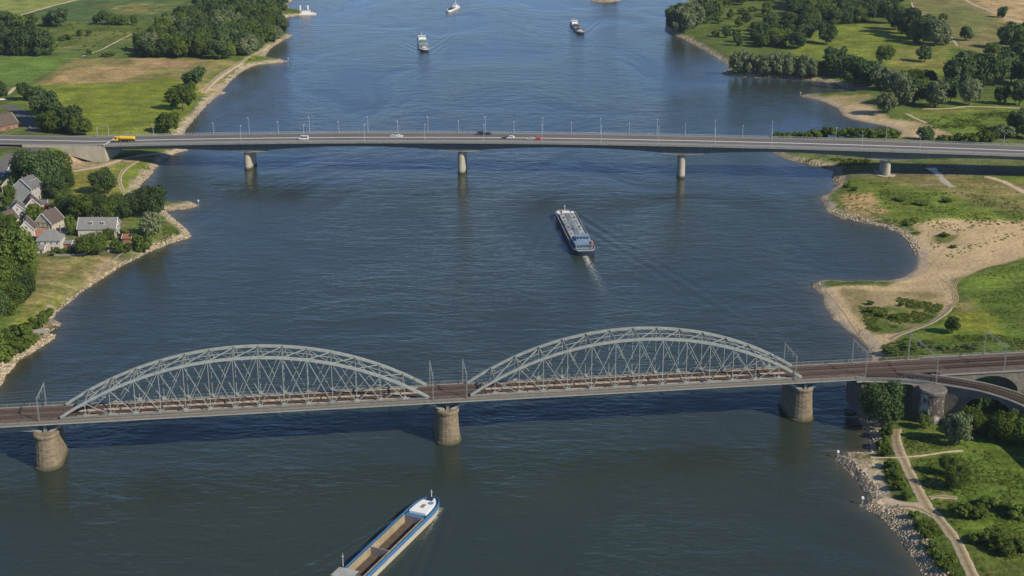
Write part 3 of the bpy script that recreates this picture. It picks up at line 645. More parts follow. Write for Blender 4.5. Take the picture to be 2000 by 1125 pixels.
for v, nm in ((Y0 + .1, 'near'), (Y1 - .1, 'far')):
    o = bpy.data.objects.new('railing', None); COL.objects.link(o); o.parent = rb
    for hh, tk in ((1.15, .12), (.62, .06), (.25, .06)):
        b = MB(); us2 = list(np.arange(UA - 40, UB, 8.0))
        for i in range(len(us2) - 1): b.beam((us2[i], v, rz(us2[i]) + hh), (us2[i + 1], v, rz(us2[i + 1]) + hh), tk)
        b.build('rail', M_lamp, o)
    b = MB()
    for u in np.arange(UA - 40, UB, 2.0): b.box(u - .07, u + .07, v - .07, v + .07, rz(u), rz(u) + 1.15)
    kind(b.build('railing_posts', M_lamp, o), 'stuff')
for k, u in enumerate(PIERS):
    zt = rz(u) - .9 - haunch(u)
    zb = -3.0 if k < 3 else 1.0
    def nose(w, l, v0, n=10):
        pts = []
        for i in range(n + 1): a = math.pi + math.pi * i / n; pts.append((u + w / 2 * math.cos(a), v0 + w / 2 * math.sin(a) + w / 2))
        for i in range(n + 1): a = math.pi * i / n; pts.append((u + w / 2 * math.cos(a), v0 + l - w / 2 + w / 2 * math.sin(a)))
        return pts
    o = bpy.data.objects.new('pier', None); COL.objects.link(o); o.parent = rb
    b = MB(); lo_, hi_ = nose(4.4, 17.0, .1), nose(3.9, 16.4, .5)
    b.rings([[(x, y, zb) for x, y in lo_], [(x, y, zt - .9) for x, y in hi_]]); b.build('pier_shaft', M_conc, o)
    b = MB(); b.box(u - 2.0, u + 2.0, 1.6, 15.6, zt - .9, zt + .05); b.build('bearing_block', M_conc, o)
    b = MB(); e = nose(26, 20, 0)
    for s in (-1, 1):                                     # pale haunch plate that flares out over the pier
        b.poly([(u + s * .3, -.9, zt - .35), (u + s * 13, -.9, zt + .55), (u + s * 13, 18.2, zt + .55), (u + s * .3, 18.2, zt - .35)])
        b.poly([(u + s * .3, -.9, zt - .35), (u + s * 13, -.9, zt + .55), (u + s * 13, -.9, zt + .72), (u + s * .3, -.9, zt + .72)])
    b.build('haunch_plate', M_conc, o)
    if k >= 2 and k != 2:
        b = MB(); b.prism(nose(10.5, 22, -2.5), 1.0, 3.9); b.build('pier_footing', M_conc, o)
# abutment with sloping wing wall on the left bank
o = bpy.data.objects.new('abutment', None); COL.objects.link(o); o.parent = rb
zt = rz(UA)
b = MB()
b.box(UA - 2.2, UA + .6, Y0 + .6, Y1 - .6, 1.5, zt - .95); b.build('abutment_wall', M_conc, o)
b = MB()
def wing(vy, th):
    pts = [(UA - 50, zt - .3), (UA - 2, zt - .3), (UA + .4, zt - .8), (UA + 2.2, 3.0), (UA - 1, 2.4), (UA - 26, zt - 5.0), (UA - 50, zt - 2.2)]
    b.rings([[(x, vy, z) for x, z in pts], [(x, vy + th, z) for x, z in pts]])
wing(Y0 - .02, 1.0); wing(Y1 - .98, 1.0); b.build('wing_wall', M_conc, o)
b = MB(); b.box(UA - .3, UA + .3, Y0 + .2, Y1 - .2, zt + .06, zt + .215); b.build('expansion_joint', M_white, o)

# ------------------------------------------------------------------ railway bridge: two tied steel arches on stone piers
RA = Vector((-144.903, 406.970, 0)); AD = Vector((.99042, .13808, 0)); AN = Vector((-.13808, .99042, 0)); AROT = math.atan2(AD.y, AD.x)
ZD = 15.9                                               # top of deck
TW = 10.7                                               # distance between the two arch planes
def aworld(x, y, z): p = RA + AD * x + AN * y; return Vector((p.x, p.y, z))
rw = thing('railway_bridge', 'grey steel railway bridge with two tall lattice arches on round stone piers', 'bridge', RA, AROT)
XL, XR = -120.0, 296.2
b = MB(); b.box(XL, XR, -.35, TW + .6, ZD - .35, ZD); b.build('deck', M_ballast, rw)
for y_ in (-.45, TW + .45):
    b = MB(); b.box(XL, 286, y_ - .25, y_ + .25, ZD - 1.6, ZD - .36); b.box(XL, 286, y_ - .5, y_ + .5, ZD - 1.72, ZD - 1.6); b.build('edge_girder', M_steel_d, rw)
b = MB()
for x in np.arange(XL, 262, 4.0): b.box(x - .12, x + .12, -.2, TW + .2, ZD - 1.3, ZD - .36)
kind(b.build('cross_girders', M_steel_d, rw), 'stuff')
# walkways outside the arches
def pl_y(v0, v1, zz, th, m, nm, x0=XL, x1=266.0):
    b = MB(); b.box(x0, x1, v0, v1, zz - th, zz); return b.build(nm, m, rw)
pl_y(-2.3, -.72, ZD - .55, .12, M_brownrail, 'walkway'); pl_y(TW + .72, TW + 2.4, ZD - .55, .12, M_plank, 'walkway', XL, 300)
pl_y(-2.42, -2.3, ZD - .5, .42, M_white if False else M_steel, 'walkway_edge_beam')
for v, m, nm in ((-2.36, M_brownrail, 'near'), (TW + 2.35, M_steel, 'far')):
    o = bpy.data.objects.new('railing', None); COL.objects.link(o); o.parent = rw
    x1_ = 266.0 if v < 0 else 340.0
    for hh, tk in ((1.15, .09), (.7, .05), (.3, .05)):
        b = MB(); b.box(XL, x1_, v - tk / 2, v + tk / 2, ZD - .55 + hh - tk, ZD - .55 + hh); b.build('rail', m, o)
    b = MB()
    for i, x in enumerate(np.arange(XL, x1_, .8 if v < 0 else 2.4)):
        t = .10 if (i % 3 == 0) else .05
        b.box(x - t / 2, x + t / 2, v - .04, v + .04, ZD - .55, ZD + .6)
    kind(b.build('railing_posts', m, o), 'stuff')
# tracks
TRK = (3.1, 7.7)
for ty in TRK:
    t = bpy.data.objects.new('track', None); COL.objects.link(t); t.parent = rw
    for s in (-.75, .75):
        b = MB(); b.box(XL, 300, ty + s - .06, ty + s + .06, ZD + .2, ZD + .38); b.build('rail', M_rail, t)
    b = MB()
    for x in np.arange(XL, 300, .75): b.box(x - .13, x + .13, ty - 1.3, ty + 1.3, ZD + .03, ZD + .2)
    kind(b.build('sleepers', M_sleeper, t), 'stuff')
    b = MB(); b.box(XL, 300, ty - .28, ty + .28, ZD + .2, ZD + .24); b.build('inner_planking', M_sleeper, t)
for y0_, y1_ in ((.9, 1.75), (4.55, 6.2), (9.1, 9.9)):
    for x0_, x1_ in ((5, 112), (138, 240)):
        x = x0_
        while x < x1_:
            w = random.uniform(5.0, 7.0); b = MB(); b.box(x, x + w, y0_ + random.random() * .15, y1_ - random.random() * .15, ZD + .02, ZD + .16 + random.random() * .06); b.build('walkway_boards', M_plank, rw); x += w + random.uniform(.1, .9)
SPANS = [(0.0, 118.4, 15, 17.2), (132.4, 246.9, 14, 16.8)]
ZF = ZD + .5
def rib_z(x, x0, x1, rise):
    t = (x - x0) / (x1 - x0); return ZF + rise * 4 * t * (1 - t) * (1 + .10 * (1 - 4 * t * (1 - t)))
for x0, x1, n, rise in SPANS:
    xs = [x0 + (x1 - x0) * i / n for i in range(n + 1)]; zs = [rib_z(x, x0, x1, rise) for x in xs]
    for yy in (0.0, TW):
        tr = bpy.data.objects.new('arch_truss', None); COL.objects.link(tr); tr.parent = rw
        fine = [x0 + (x1 - x0) * i / (n * 3) for i in range(n * 3 + 1)]
        b = MB(); rs = []
        for i, x in enumerate(fine):
            z = rib_z(x, x0, x1, rise); dx = 1.0; dz = rib_z(x + .5, x0, x1, rise) - rib_z(x - .5, x0, x1, rise); nv = Vector((-dz, 0, dx)).normalized()
            w, h = .36, .43
            rs.append([Vector((x, yy - w, z)) - nv * h, Vector((x, yy + w, z)) - nv * h, Vector((x, yy + w, z)) + nv * h, Vector((x, yy - w, z)) + nv * h])
        b.rings(rs); b.build('arch_rib', M_steel, tr)
        b = MB(); b.box(x0, x1, yy - .3, yy + .3, ZD - .3, ZD + .45); b.build('tie_chord', M_steel_d, tr)
        for i in range(1, n):
            member('hanger', (xs[i], yy, ZD + .3), (xs[i], yy, zs[i] - .4), .20, .20, M_steel, tr)
        for i in range(1, n - 1):
            zb = ZD + .5
            member('diagonal_brace', (xs[i] + .35, yy - .14, zb), (xs[i + 1] - .35, yy - .14, zs[i + 1] - .5), .26, .20, M_steel, tr)
            member('diagonal_brace', (xs[i + 1] - .35, yy + .14, zb), (xs[i] + .35, yy + .14, zs[i] - .5), .26, .20, M_steel, tr)
        for i in range(1, n):                                   # gusset plates at both ends of a hanger
            b = MB(); b.poly([(xs[i] - .9, yy - .31, ZD + .4), (xs[i] + .9, yy - .31, ZD + .4), (xs[i] + .45, yy - .31, ZD + 1.5), (xs[i] - .45, yy - .31, ZD + 1.5)]); b.poly([(xs[i] - .45, yy - .27, ZD + 1.5), (xs[i] + .45, yy - .27, ZD + 1.5), (xs[i] + .9, yy - .27, ZD + .4), (xs[i] - .9, yy - .27, ZD + .4)])
            b.build('gusset_plate', M_steel, tr)
    lb = bpy.data.objects.new('wind_bracing', None); COL.objects.link(lb); lb.parent = rw
    for i in range(1, n):
        member('cross_strut', (xs[i], .4, zs[i] + .1), (xs[i], TW - .4, zs[i] + .1), .34, .5, M_steel_d, lb)
    for i in range(1, n - 1):
        member('diagonal_brace', (xs[i], .4, zs[i]), (xs[i + 1], TW - .4, zs[i + 1]), .24, .24, M_steel, lb)
        member('diagonal_brace', (xs[i + 1], .4, zs[i + 1] - .15), (xs[i], TW - .4, zs[i] - .15), .24, .24, M_steel, lb)
        member('middle_stringer', (xs[i], TW / 2, zs[i] + .05), (xs[i + 1], TW / 2, zs[i + 1] + .05), .18, .2, M_steel, lb)
# stone piers with cutwater noses and struts up to the deck
for x, yn, zcap in ((-5.2, -4.7, 11.6), (124.6, -3.3, 11.6), (248.6, -1.6, 11.9)):
    o = bpy.data.objects.new('pier', None); COL.objects.link(o); o.parent = rw
    def pr(w, v0, v1, n=9, pt=1.0):
        pts = []
        for i in range(n + 1): a = math.pi + math.pi * i / n; pts.append((x + w / 2 * math.cos(a), v0 + w / 2 * pt + w / 2 * pt * math.sin(a)))
        for i in range(n + 1): a = math.pi * i / n; pts.append((x + w / 2 * math.cos(a), v1 - w / 2 * pt + w / 2 * pt * math.sin(a)))
        return pts
    key = [(-3.0, 9.4, -.6), (.4, 9.2, -.5), (.9, 8.4, .1), (2.5, 8.1, .3), (6, 7.6, .7), (zcap - 1.2, 7.1, 1.2)]; lv = key[:3]; z_ = 1.0
    while z_ < zcap - 1.5:
        for dz_, ins in ((0, 0), (.62, 0), (.66, .11), (.80, .11), (.84, 0)):
            q_ = min(z_ + dz_, zcap - 1.25); lv.append((q_, float(np.interp(q_, [k_[0] for k_ in key], [k_[1] for k_ in key])) - 2 * ins, float(np.interp(q_, [k_[0] for k_ in key], [k_[2] for k_ in key])) + ins))
        z_ += .85
    lv.append(key[-1])
    b = MB(); b.rings([[(px_, py_, z) for px_, py_ in pr(w, yn + dv, yn + 18.5 - dv)] for z, w, dv in lv]); b.build('pier_shaft', M_stone, o)
    b = MB(); b.rings([[(px_, py_, z) for px_, py_ in pr(w, yn + dv, yn + 18.5 - dv)] for z, w, dv in ((zcap - 1.2, 7.9, .8), (zcap - .5, 8.1, .7), (zcap, 7.4, 1.0))]); b.build('pier_cap', M_stone, o)
    for yy in (0.2, TW - .2):
        for s in (-1, 1):
            member('raking_strut', (x + s * 1.2, yy, zcap - .1), (x + s * 6.2, yy, ZD - 1.6), .75, .9, M_steel, o)
        member('bearing_post', (x, yy, zcap - .1), (x, yy, ZD - 1.6), 1.0, 1.1, M_steel_d, o)
    b = MB(); b.box(x - 3.0, x + 3.0, .8, TW - .8, zcap, ZD - 1.4); b.build('pier_wall', M_stone_d, o)
# haunched plate girders on the side spans
def side_span(xa, xb, dep, m):
    xs_ = list(np.linspace(xa, xb, 25)); zl = [ZD - 1.75 - dep * (abs((x - (xa + xb) / 2) / ((xb - xa) / 2)) ** 2.2) for x in xs_]
    for yy in (.3, TW - .3):
        b = MB(); strip_solid(b, [(x, yy - .3) for x in xs_], [(x, yy + .3) for x in xs_], zl, [ZD - 1.4] * len(xs_)); b.build('side_girder', m, rw)
side_span(-75, -7.5, 2.6, M_steel_d); side_span(251, 268.5, 2.3, M_steel_d); side_span(-120, -80, 2.5, M_steel_d)
b = MB(); b.box(268.3, 271.2, -1.6, TW + .8, 1.5, ZD - 1.75); b.build('land_pier', M_stone_d, rw)
for yy in (.3, TW - .3):
    member('raking_strut', (268.5, yy, ZD - 4.6), (263.5, yy, ZD - 1.7), .5, .6, M_steel_d, rw)

# ------------------------------------------------------------------ masonry viaducts on the right bank
def arch_viaduct(root, near, far, s_list, zt, piers, span_h, m_wall, m_par, z0=1.5, par=True):
    """arched walls along a plan path; piers = list of (start, end) of solid parts along the path"""
    def low(s):
        for a, c in piers:
            if a <= s <= c: return z0
        for i in range(len(piers) - 1):
            a, c = piers[i][1], piers[i + 1][0]
            if a < s < c:
                t = (s - a) / (c - a); return zt - 1.6 - span_h * (1 - math.sqrt(max(0, 1 - (2 * t - 1) ** 2)))
        return z0
    zl = [low(s) for s in s_list]
    b = MB(); strip_solid(b, near, far, zl, [zt - .3] * len(near)); b.build('arched_wall', m_wall, root)
    for A_, B_ in ((near, 1), (far, -1)):
        b = MB()
        for i in range(len(A_) - 1):
            d = Vector((A_[i + 1][0] - A_[i][0], A_[i + 1][1] - A_[i][1], 0)).normalized(); nn = Vector((d.y, -d.x, 0)) * .3 * B_
            a0 = Vector((*A_[i], 0)); a1 = Vector((*A_[i + 1], 0))
            b.beam(a0 + Vector((0, 0, zt - .15)) + nn * .6, a1 + Vector((0, 0, zt - .15)) + nn * .6, .75, .32)
        b.build('coping', m_par, root)
    b = MB()
    for i in range(len(near) - 1): b.quad((*near[i], zt - .26), (*near[i + 1], zt - .26), (*far[i + 1], zt - .26), (*far[i], zt - .26))
    b.build('ballast_bed', M_ballast, root)
vi = thing('railway_viaduct', 'straight dark masonry railway viaduct with big arches leaving the frame to the right', 'viaduct', aworld(296, 0, 0), AROT)
sl = list(np.arange(0, 150, 1.0)); 
arch_viaduct(vi, [(s, -3.4) for s in sl], [(s, 12.9) for s in sl], sl, ZD, [(0, 7), (30, 36), (59, 65), (88, 94), (120, 150)], 8.5, M_stone_d, M_conc_g)
for ty in TRK:
    t = bpy.data.objects.new('track', None); COL.objects.link(t); t.parent = vi
    for s in (-.75, .75):
        b = MB(); b.box(4.02, 150, ty + s - .06, ty + s + .06, ZD + .2, ZD + .38); b.build('rail', M_rail, t)
    b = MB()
    for x in np.arange(4.3, 150, .75): b.box(x - .13, x + .13, ty - 1.3, ty + 1.3, ZD - .2, ZD + .2)
    kind(b.build('sleepers', M_sleeper, t), 'stuff')
bm_ = thing('branch_viaduct', 'curved brown railway branch viaduct with grassy track bending toward the lower right', 'viaduct', aworld(262, 0, 0), AROT)
nearP = [Vector((*q, 0)) for q in ((4, -2.45), (10, -2.9), (18, -5.2), (26, -8.8), (34.5, -14.0), (41, -19.0), (46, -25.5), (49.5, -33), (51.5, -42), (52.5, -54), (52.5, -70), (52, -90))]
np_ = smooth_line(nearP, 8); W_B = 7.6
fp_ = []
for i, p in enumerate(np_):
    d = (np_[min(i + 1, len(np_) - 1)] - np_[max(i - 1, 0)]).normalized(); nn = Vector((-d.y, d.x, 0)); w = W_B * min(1, .35 + i / 30.0); fp_.append(p + nn * w)
cum = [0.0]
for i in range(1, len(np_)): cum.append(cum[-1] + (np_[i] - np_[i - 1]).length)
k0 = next(i for i, c in enumerate(cum) if c > 24)
# steel part up to the round tower, then masonry arches
b = MB(); strip_solid(b, [p[:2] for p in np_[:k0 + 1]], [p[:2] for p in fp_[:k0 + 1]], [ZD - 1.6] * (k0 + 1), [ZD - .25] * (k0 + 1)); b.build('steel_span', M_steel_d, bm_)
b = MB()
for i in range(k0):
    b.beam((*np_[i][:2], ZD - 1.5), (*np_[i + 1][:2], ZD - 1.5), .5, .22)
b.build('white_edge', M_conc, bm_)
cs = cum[-1]
arch_viaduct(bm_, [p[:2] for p in np_[k0:]], [p[:2] for p in fp_[k0:]], cum[k0:], ZD - .02, [(cum[k0], cum[k0] + 12), (cum[k0] + 31, cum[k0] + 36), (cum[k0] + 57, cum[k0] + 62), (cum[k0] + 84, cs)], 7.0, M_stone_d, M_conc_g)
for fr in (.40, .62):
    t = bpy.data.objects.new('track', None); COL.objects.link(t); t.parent = bm_
    cl = [np_[i] * (1 - fr) + fp_[i] * fr for i in range(len(np_))]
    for s in (-.75, .75):
        b = MB()
        for i in range(6, len(cl) - 1):
            d = (cl[i + 1] - cl[i]).normalized(); nn = Vector((-d.y, d.x, 0)) * s
            b.beam(cl[i] + nn + Vector((0, 0, ZD + .26)), cl[i + 1] + nn + Vector((0, 0, ZD + .26)), .12, .18)
        b.build('rail', M_rail, t)
    b = MB(); 
    for i in range(6, len(cl) - 1):
        d = (cl[i + 1] - cl[i]); L_ = d.length; d.normalize(); nn = Vector((-d.y, d.x, 0)) * 1.3; q = 0.0
        while q < L_: p = cl[i] + d * q + Vector((0, 0, ZD + .06)); b.beam(p - nn, p + nn, .26, .2); q += .8
    kind(b.build('sleepers', M_sleeper, t), 'stuff')
M_verge = mat('weedy_verge', (.15, .19, .03), .95, .4, .9, col2=(.26, .24, .08))
b = MB()
for i in range(34, len(np_) - 1):
    a0 = np_[i] * .12 + fp_[i] * .88; a1 = np_[i + 1] * .12 + fp_[i + 1] * .88; c0 = np_[i] * .24 + fp_[i] * .76; c1 = np_[i + 1] * .24 + fp_[i + 1] * .76
    b.quad((*c0[:2], ZD - .2), (*c1[:2], ZD - .2), (*a1[:2], ZD - .2), (*a0[:2], ZD - .2))
    a0 = np_[i] * .57 + fp_[i] * .43; a1 = np_[i + 1] * .57 + fp_[i + 1] * .43; c0 = np_[i] * .46 + fp_[i] * .54; c1 = np_[i + 1] * .46 + fp_[i + 1] * .54
    b.quad((*a0[:2], ZD - .17), (*a1[:2], ZD - .17), (*c1[:2], ZD - .17), (*c0[:2], ZD - .17))
b.build('weedy_verge', M_verge, bm_)
# round tower pier with graffiti-pale patches
tp = aworld(288.6, -13.6, 0); tw = thing('round_pier', 'weathered round masonry pier with whitewashed flakes under the railway junction', 'pier', (tp.x, tp.y, 0), AROT)
def circ(r, z, n=20): return [(r * math.cos(i * 2 * math.pi / n), r * math.sin(i * 2 * math.pi / n), z) for i in range(n)]
M_tower = mat('flaking_whitewash', (.085, .076, .064), .95, .5, .45, bump=.9, bscale=1.2, col2=(.42, .40, .36), stretch=(1, 1, .6), band=(.50, .60))
b = MB(); b.rings([circ(4.6, 1.0), circ(4.4, 8), circ(4.2, ZD - 1.6)]); b.build('shaft', M_tower, tw)
b = MB(); b.rings([circ(4.7, ZD - 1.6), circ(4.8, ZD - .7), circ(4.5, ZD - .28)]); b.build('cap', M_stone_d, tw)
b = MB(); b.box(-4.6, 4.6, 1.0, 10, 1.0, ZD - 1.7); b.build('back_wall', M_stone_d, tw)

# ------------------------------------------------------------------ overhead line portals on the railway
M_portal = mat('portal_steel', (.24, .26, .25), .6, .2, 1)
def portal(x, ya, yb, h, label, grp='overhead line portals along the railway', zb=ZD - .3):
    p = aworld(x, ya, 0); o = thing('overhead_line_portal', label, 'line portal', (p.x, p.y, zb), AROT, grp)
    for yy in (0.0, yb - ya):
        b = MB()
        for sx in (-.13, .13):
            b.box(sx - .045, sx + .045, yy - .09, yy + .09, 0, h)
        for k in range(int(h / .8)): b.beam((-.13, yy, k * .8), (.13, yy, k * .8 + .8), .045)
        b.build('mast', M_portal, o)
    b = MB(); b.box(-.07, .07, 0, yb - ya, h - .3, h - .2); b.box(-.07, .07, 0, yb - ya, h - .8, h - .72)
    for k in range(9):
        a = (yb - ya) * k / 9; c = (yb - ya) * (k + 1) / 9; b.beam((0, a, h - .76), (0, c, h - .25), .05); 
    b.build('cross_beam', M_portal, o)
    for ty in TRK:
        if ya < ty < yb: b = MB(); b.beam((0, ty - ya, h - .9), (0, ty - ya, h - 2.0), .12); b.beam((0, ty - ya - .9, h - 2.0), (0, ty - ya + .9, h - 2.0), .07); b.build('wire_support', M_portal, o)
    return o
portal(-6.5, -.9, 11.6, 8.6, 'overhead line portal at the left foot of the left arch')
portal(119.8, -.9, 11.6, 9.4, 'left one of the two overhead line portals between the arches')
portal(131.0, -.9, 11.6, 9.4, 'right one of the two overhead line portals between the arches')
portal(244.5, -.9, 11.6, 9.2, 'overhead line portal at the right foot of the right arch')
portal(269.6, -1.2, 11.6, 9.4, 'overhead line portal above the small land pier')
portal(290.8, -10.9, 12.4, 10.2, 'wide overhead line portal standing by the round pier')
portal(319.5, -2.8, 12.6, 9.6, 'overhead line portal on the straight viaduct near the right edge')
for ty in TRK:
    b = MB(); zz = ZD + 6.6; pts = [-120, -6.5, 30, 60, 90, 119.8, 131, 160, 190, 220, 244.5, 269.6, 290.8, 319.5, 440]
    for i in range(len(pts) - 1):
        a, c = pts[i], pts[i + 1]; pr_ = None
        for k in range(9):
            x = a + (c - a) * k / 8; q = (x, ty, zz + .5 - 1.0 * 4 * (k / 8) * (1 - k / 8) * min(1, (c - a) / 60))
            if pr_: b.beam(pr_, q, .014)
            pr_ = q
        b.beam((a, ty, zz - .7), (c, ty, zz - .7), .014)
    o = b.build('overhead_wire', M_lamp); o.location = RA; o.rotation_euler = (0, 0, AROT)
    tag(o, 'thin overhead wire above the %s track of the railway bridge' % ('near' if ty < 5 else 'far'), 'wire', 'overhead wires')

# ------------------------------------------------------------------ trees
def crown_mesh(name, m, seed, nlobe=18, leaves=2300, leaf=.105, lo=.12, wide=1.0, conical=0.0, droop=0.0):
    """foliage in a unit tree: height 1, crown radius about .5*wide; leaf-sized quads spread over many lobes"""
    r = np.random.default_rng(seed)
    C = []; Rr = []; lean = r.normal(size=2) * .07
    for k in range(nlobe):
        h = lo + .16 + (1 - lo - .34) * (r.random() ** .8); prof = math.sqrt(max(.05, 1 - ((h - .50) / .52) ** 2)) * (1 - conical * (h - .3))
        a = r.random() * 6.283; q = (.10 + .74 * math.sqrt(r.random())) * .5 * prof
        C.append((q * math.cos(a) + lean[0] * h, q * math.sin(a) + lean[1] * h, h)); Rr.append((.085 + .13 * r.random() ** 1.6) * (.75 + .35 * prof))
    C = np.array(C); Rr = np.array(Rr)
    per = r.choice(nlobe, leaves, p=Rr ** 2 / (Rr ** 2).sum())
    d = r.normal(size=(leaves, 3)); d[:, 2] = d[:, 2] * .9 + .12; d /= np.linalg.norm(d, axis=1)[:, None]
    rad = Rr[per] * (.66 + .48 * r.random(leaves) + .35 * (r.random(leaves) > .93))
    P = C[per] + d * rad[:, None]
    # drop leaves that sit deep inside another lobe
    inside = np.zeros(leaves, bool)
    for c, q in zip(C, Rr): inside |= (np.linalg.norm(P - c, axis=1) < q * .66)
    keep = ~inside; P, d = P[keep], d[keep]
    P[:, 2] = np.maximum(P[:, 2], lo * .5)
    n = d + r.normal(size=d.shape) * .42; n[:, 2] += .25; n /= np.linalg.norm(n, axis=1)[:, None]
    t = np.cross(n, r.normal(size=d.shape)); t /= np.linalg.norm(t, axis=1)[:, None]; bt = np.cross(n, t)
    s = leaf * (.55 + .7 * r.random(len(P)))[:, None] * .5
    V = np.stack([P - t * s - bt * s * .7, P + t * s - bt * s * .7, P + t * s * .8 + bt * s * .9, P - t * s * .9 + bt * s], 1)
    V[..., 0] *= wide; V[..., 1] *= wide
    return np_mesh(name, V.reshape(-1, 3), np.arange(len(P) * 4).reshape(-1, 4), m)
def trunk_mesh(name, seed):
    r = random.Random(seed); b = MB()
    b.tube([(0, 0, -.04), (.01, 0, .15), (.015, .01, .4), (0, .01, .7)], [.035, .026, .018, .007], 6)
    for k in range(6):
        a = r.random() * 6.28; z = .16 + .07 * k; L_ = r.uniform(.2, .34)
        b.tube([(.01, .005, z), (L_ * .5 * math.cos(a), L_ * .5 * math.sin(a), z + .12), (L_ * math.cos(a), L_ * math.sin(a), z + .24)], [.013, .009, .004], 5)
    return b.mesh(name, M_bark)
CROWNS = {
 'broad': [crown_mesh('crown_broad', M_leaf, 10 + k, 30, 3600, .074, .10) for k in range(5)],
 'dark': [crown_mesh('crown_dark', M_leaf_dark, 30 + k, 30, 3600, .074, .05, 1.0) for k in range(5)],
 'silver': [crown_mesh('crown_silver', M_leaf_silver, 50 + k, 34, 3600, .066, .03, 1.0) for k in range(3)],
 'bush': [crown_mesh('crown_bush', M_leaf, 70 + k, 20, 1700, .11, .0, 1.0) for k in range(4)],
 'bright': [crown_mesh('crown_bright', M_leaf_bright, 80 + k, 20, 1700, .11, .0, 1.0) for k in range(4)],
 'big': [crown_mesh('crown_big', M_leaf, 90 + k, 52, 8000, .047, .08) for k in range(3)],
 'bigdark': [crown_mesh('crown_bigdark', M_leaf_dark, 95 + k, 52, 8000, .047, .04) for k in range(2)],
 'far': [crown_mesh('crown_far', M_leaf_dark, 110 + k, 24, 1500, .11, .05) for k in range(3)]}
TRUNKS = [trunk_mesh('tree_trunk', k) for k in range(4)]
NAME = {'broad': 'tree', 'dark': 'tree', 'big': 'tree', 'bigdark': 'tree', 'silver': 'willow_tree', 'bush': 'bush', 'bright': 'bush'}
def tree_at(p, h, w, k, label, group=None):
    nm = NAME[k]; o = thing(nm, label, 'bush' if nm == 'bush' else 'tree', (p[0], p[1], p[2] - .1), random.random() * 6.28, group)
    o.scale = (w, w, h)
    link('crown', random.choice(CROWNS[k]), o)
    if nm != 'bush': link('trunk', random.choice(TRUNKS), o)
    return o
def tree(px, py, hp, wp, k, label, group=None):
    p = T(px, py); s = pxm(p); cosd = .97 if py < 500 else .92
    return tree_at(p, hp / s / cosd, wp / s, k, label, group)
LONE = [
 (378, 172, 40, 42, 'dark', 'round dark lone tree at the edge of the tan field by the river track'),
 (358, 218, 46, 46, 'broad', 'upper shoreline bush-like tree below the sandy track on the left bank'), (368, 205, 40, 34, 'broad', 'narrow tree squeezed above the two shoreline trees on the left bank'),
 (329, 262, 48, 44, 'broad', 'spreading tree just behind the road bridge railing on the left shore'),
 (205, 380, 50, 46, 'bigdark', 'dark lone tree on the lawn below the road bridge abutment'),
 (296, 424, 62, 56, 'bigdark', 'tall dark tree on the shore at the end of the hedge row, left bank'),
 (296, 465, 54, 46, 'silver', 'grey green willow on the left point beside the stony shore'),
 (279, 492, 34, 36, 'broad', 'low tree at the foot of the willow on the left point'),
 (180, 497, 42, 56, 'big', 'dense round garden tree in front of the long grey roof'),
 (230, 494, 26, 26, 'bush', 'garden bush right of the dense round garden tree'), (212, 470, 24, 22, 'broad', 'small tree against the white front of the long house'),
 (67, 436, 38, 32, 'broad', 'garden tree wedged between the village gables'), (140, 462, 48, 20, 'broad', 'narrow upright tree left of the long grey roof'),
 (1805, 121, 32, 30, 'dark', 'small lone tree alone in the middle of the right meadow'), (1721, 124, 34, 36, 'broad', 'lone tree at the left of the right meadow'),
 (1888, 79, 28, 27, 'dark', 'lone tree on the olive field, nearest the woodland edge'), (1841, 47, 21, 18, 'broad', 'tiny lone tree at the top edge of the olive field'),
 (1957, 34, 21, 19, 'dark', 'tiny lone tree at the edge of the tan wheat field'),
 (1860, 651, 36, 30, 'broad', 'small lone tree below the sandy track on the right bank'),
 (1722, 832, 82, 80, 'bigdark', 'big leafy tree on the shore under the railway viaduct'),
 (1866, 868, 66, 52, 'silver', 'grey green tree in front of the round masonry pier'), (1806, 836, 26, 26, 'broad', 'small tree at the foot of the round masonry pier, river side'),
 (1853, 930, 42, 34, 'big', 'upper tree of the pair beside the forked track'), (1864, 954, 50, 46, 'big', 'lower tree of the pair beside the forked track'),
 (1732, 221, 42, 42, 'silver', 'pale willow nearest the upper sandy bay on the right bank'),
 (1615, 86, 40, 38, 'dark', 'dark tree standing out at the left end of the right meadow'),
 (1807, 273, 28, 32, 'dark', 'small dark tree behind the road bridge by the sandy bay'),
 (1935, 109, 24, 34, 'broad', 'low round tree at the lower right end of the olive field'),
]
for t in LONE: tree(*t)
ORD = 'first second third fourth fifth sixth seventh eighth ninth tenth eleventh twelfth thirteenth fourteenth fifteenth sixteenth seventeenth eighteenth nineteenth twentieth twenty-first twenty-second twenty-third twenty-fourth twenty-fifth'.split()
def row(items, label, group):
    for n, (px, py, h, w, k) in enumerate(sorted(items)):
        lab = ('leftmost' if n == 0 else ORD[n] + ' from left') + ', ' + label
        lab = ' '.join(lab.split()[:16])
        tree(px, py, h, w, k, lab, group)
row([(80, 226, 58, 46, 'dark'), (96, 240, 64, 52, 'dark'), (112, 250, 62, 54, 'dark'), (138, 260, 56, 50, 'dark'), (158, 264, 36, 40, 'broad'), (100, 262, 44, 44, 'broad'), (52, 196, 34, 32, 'dark'), (-2, 195, 34, 34, 'dark')],
    'dark leafy tree in the clump left of the big green meadow', 'trees in the clump by the road junction')
row([(-8, 106, 46, 44, 'dark'), (14, 107, 50, 42, 'dark'), (38, 108, 52, 42, 'dark'), (62, 108, 50, 40, 'dark'), (86, 108, 46, 42, 'dark'), (100, 106, 38, 26, 'broad'), (20, 92, 44, 42, 'dark'), (52, 90, 42, 42, 'dark'), (78, 92, 36, 36, 'broad')],
    'dark tree of the grove above the light green left field', 'trees of the left grove')
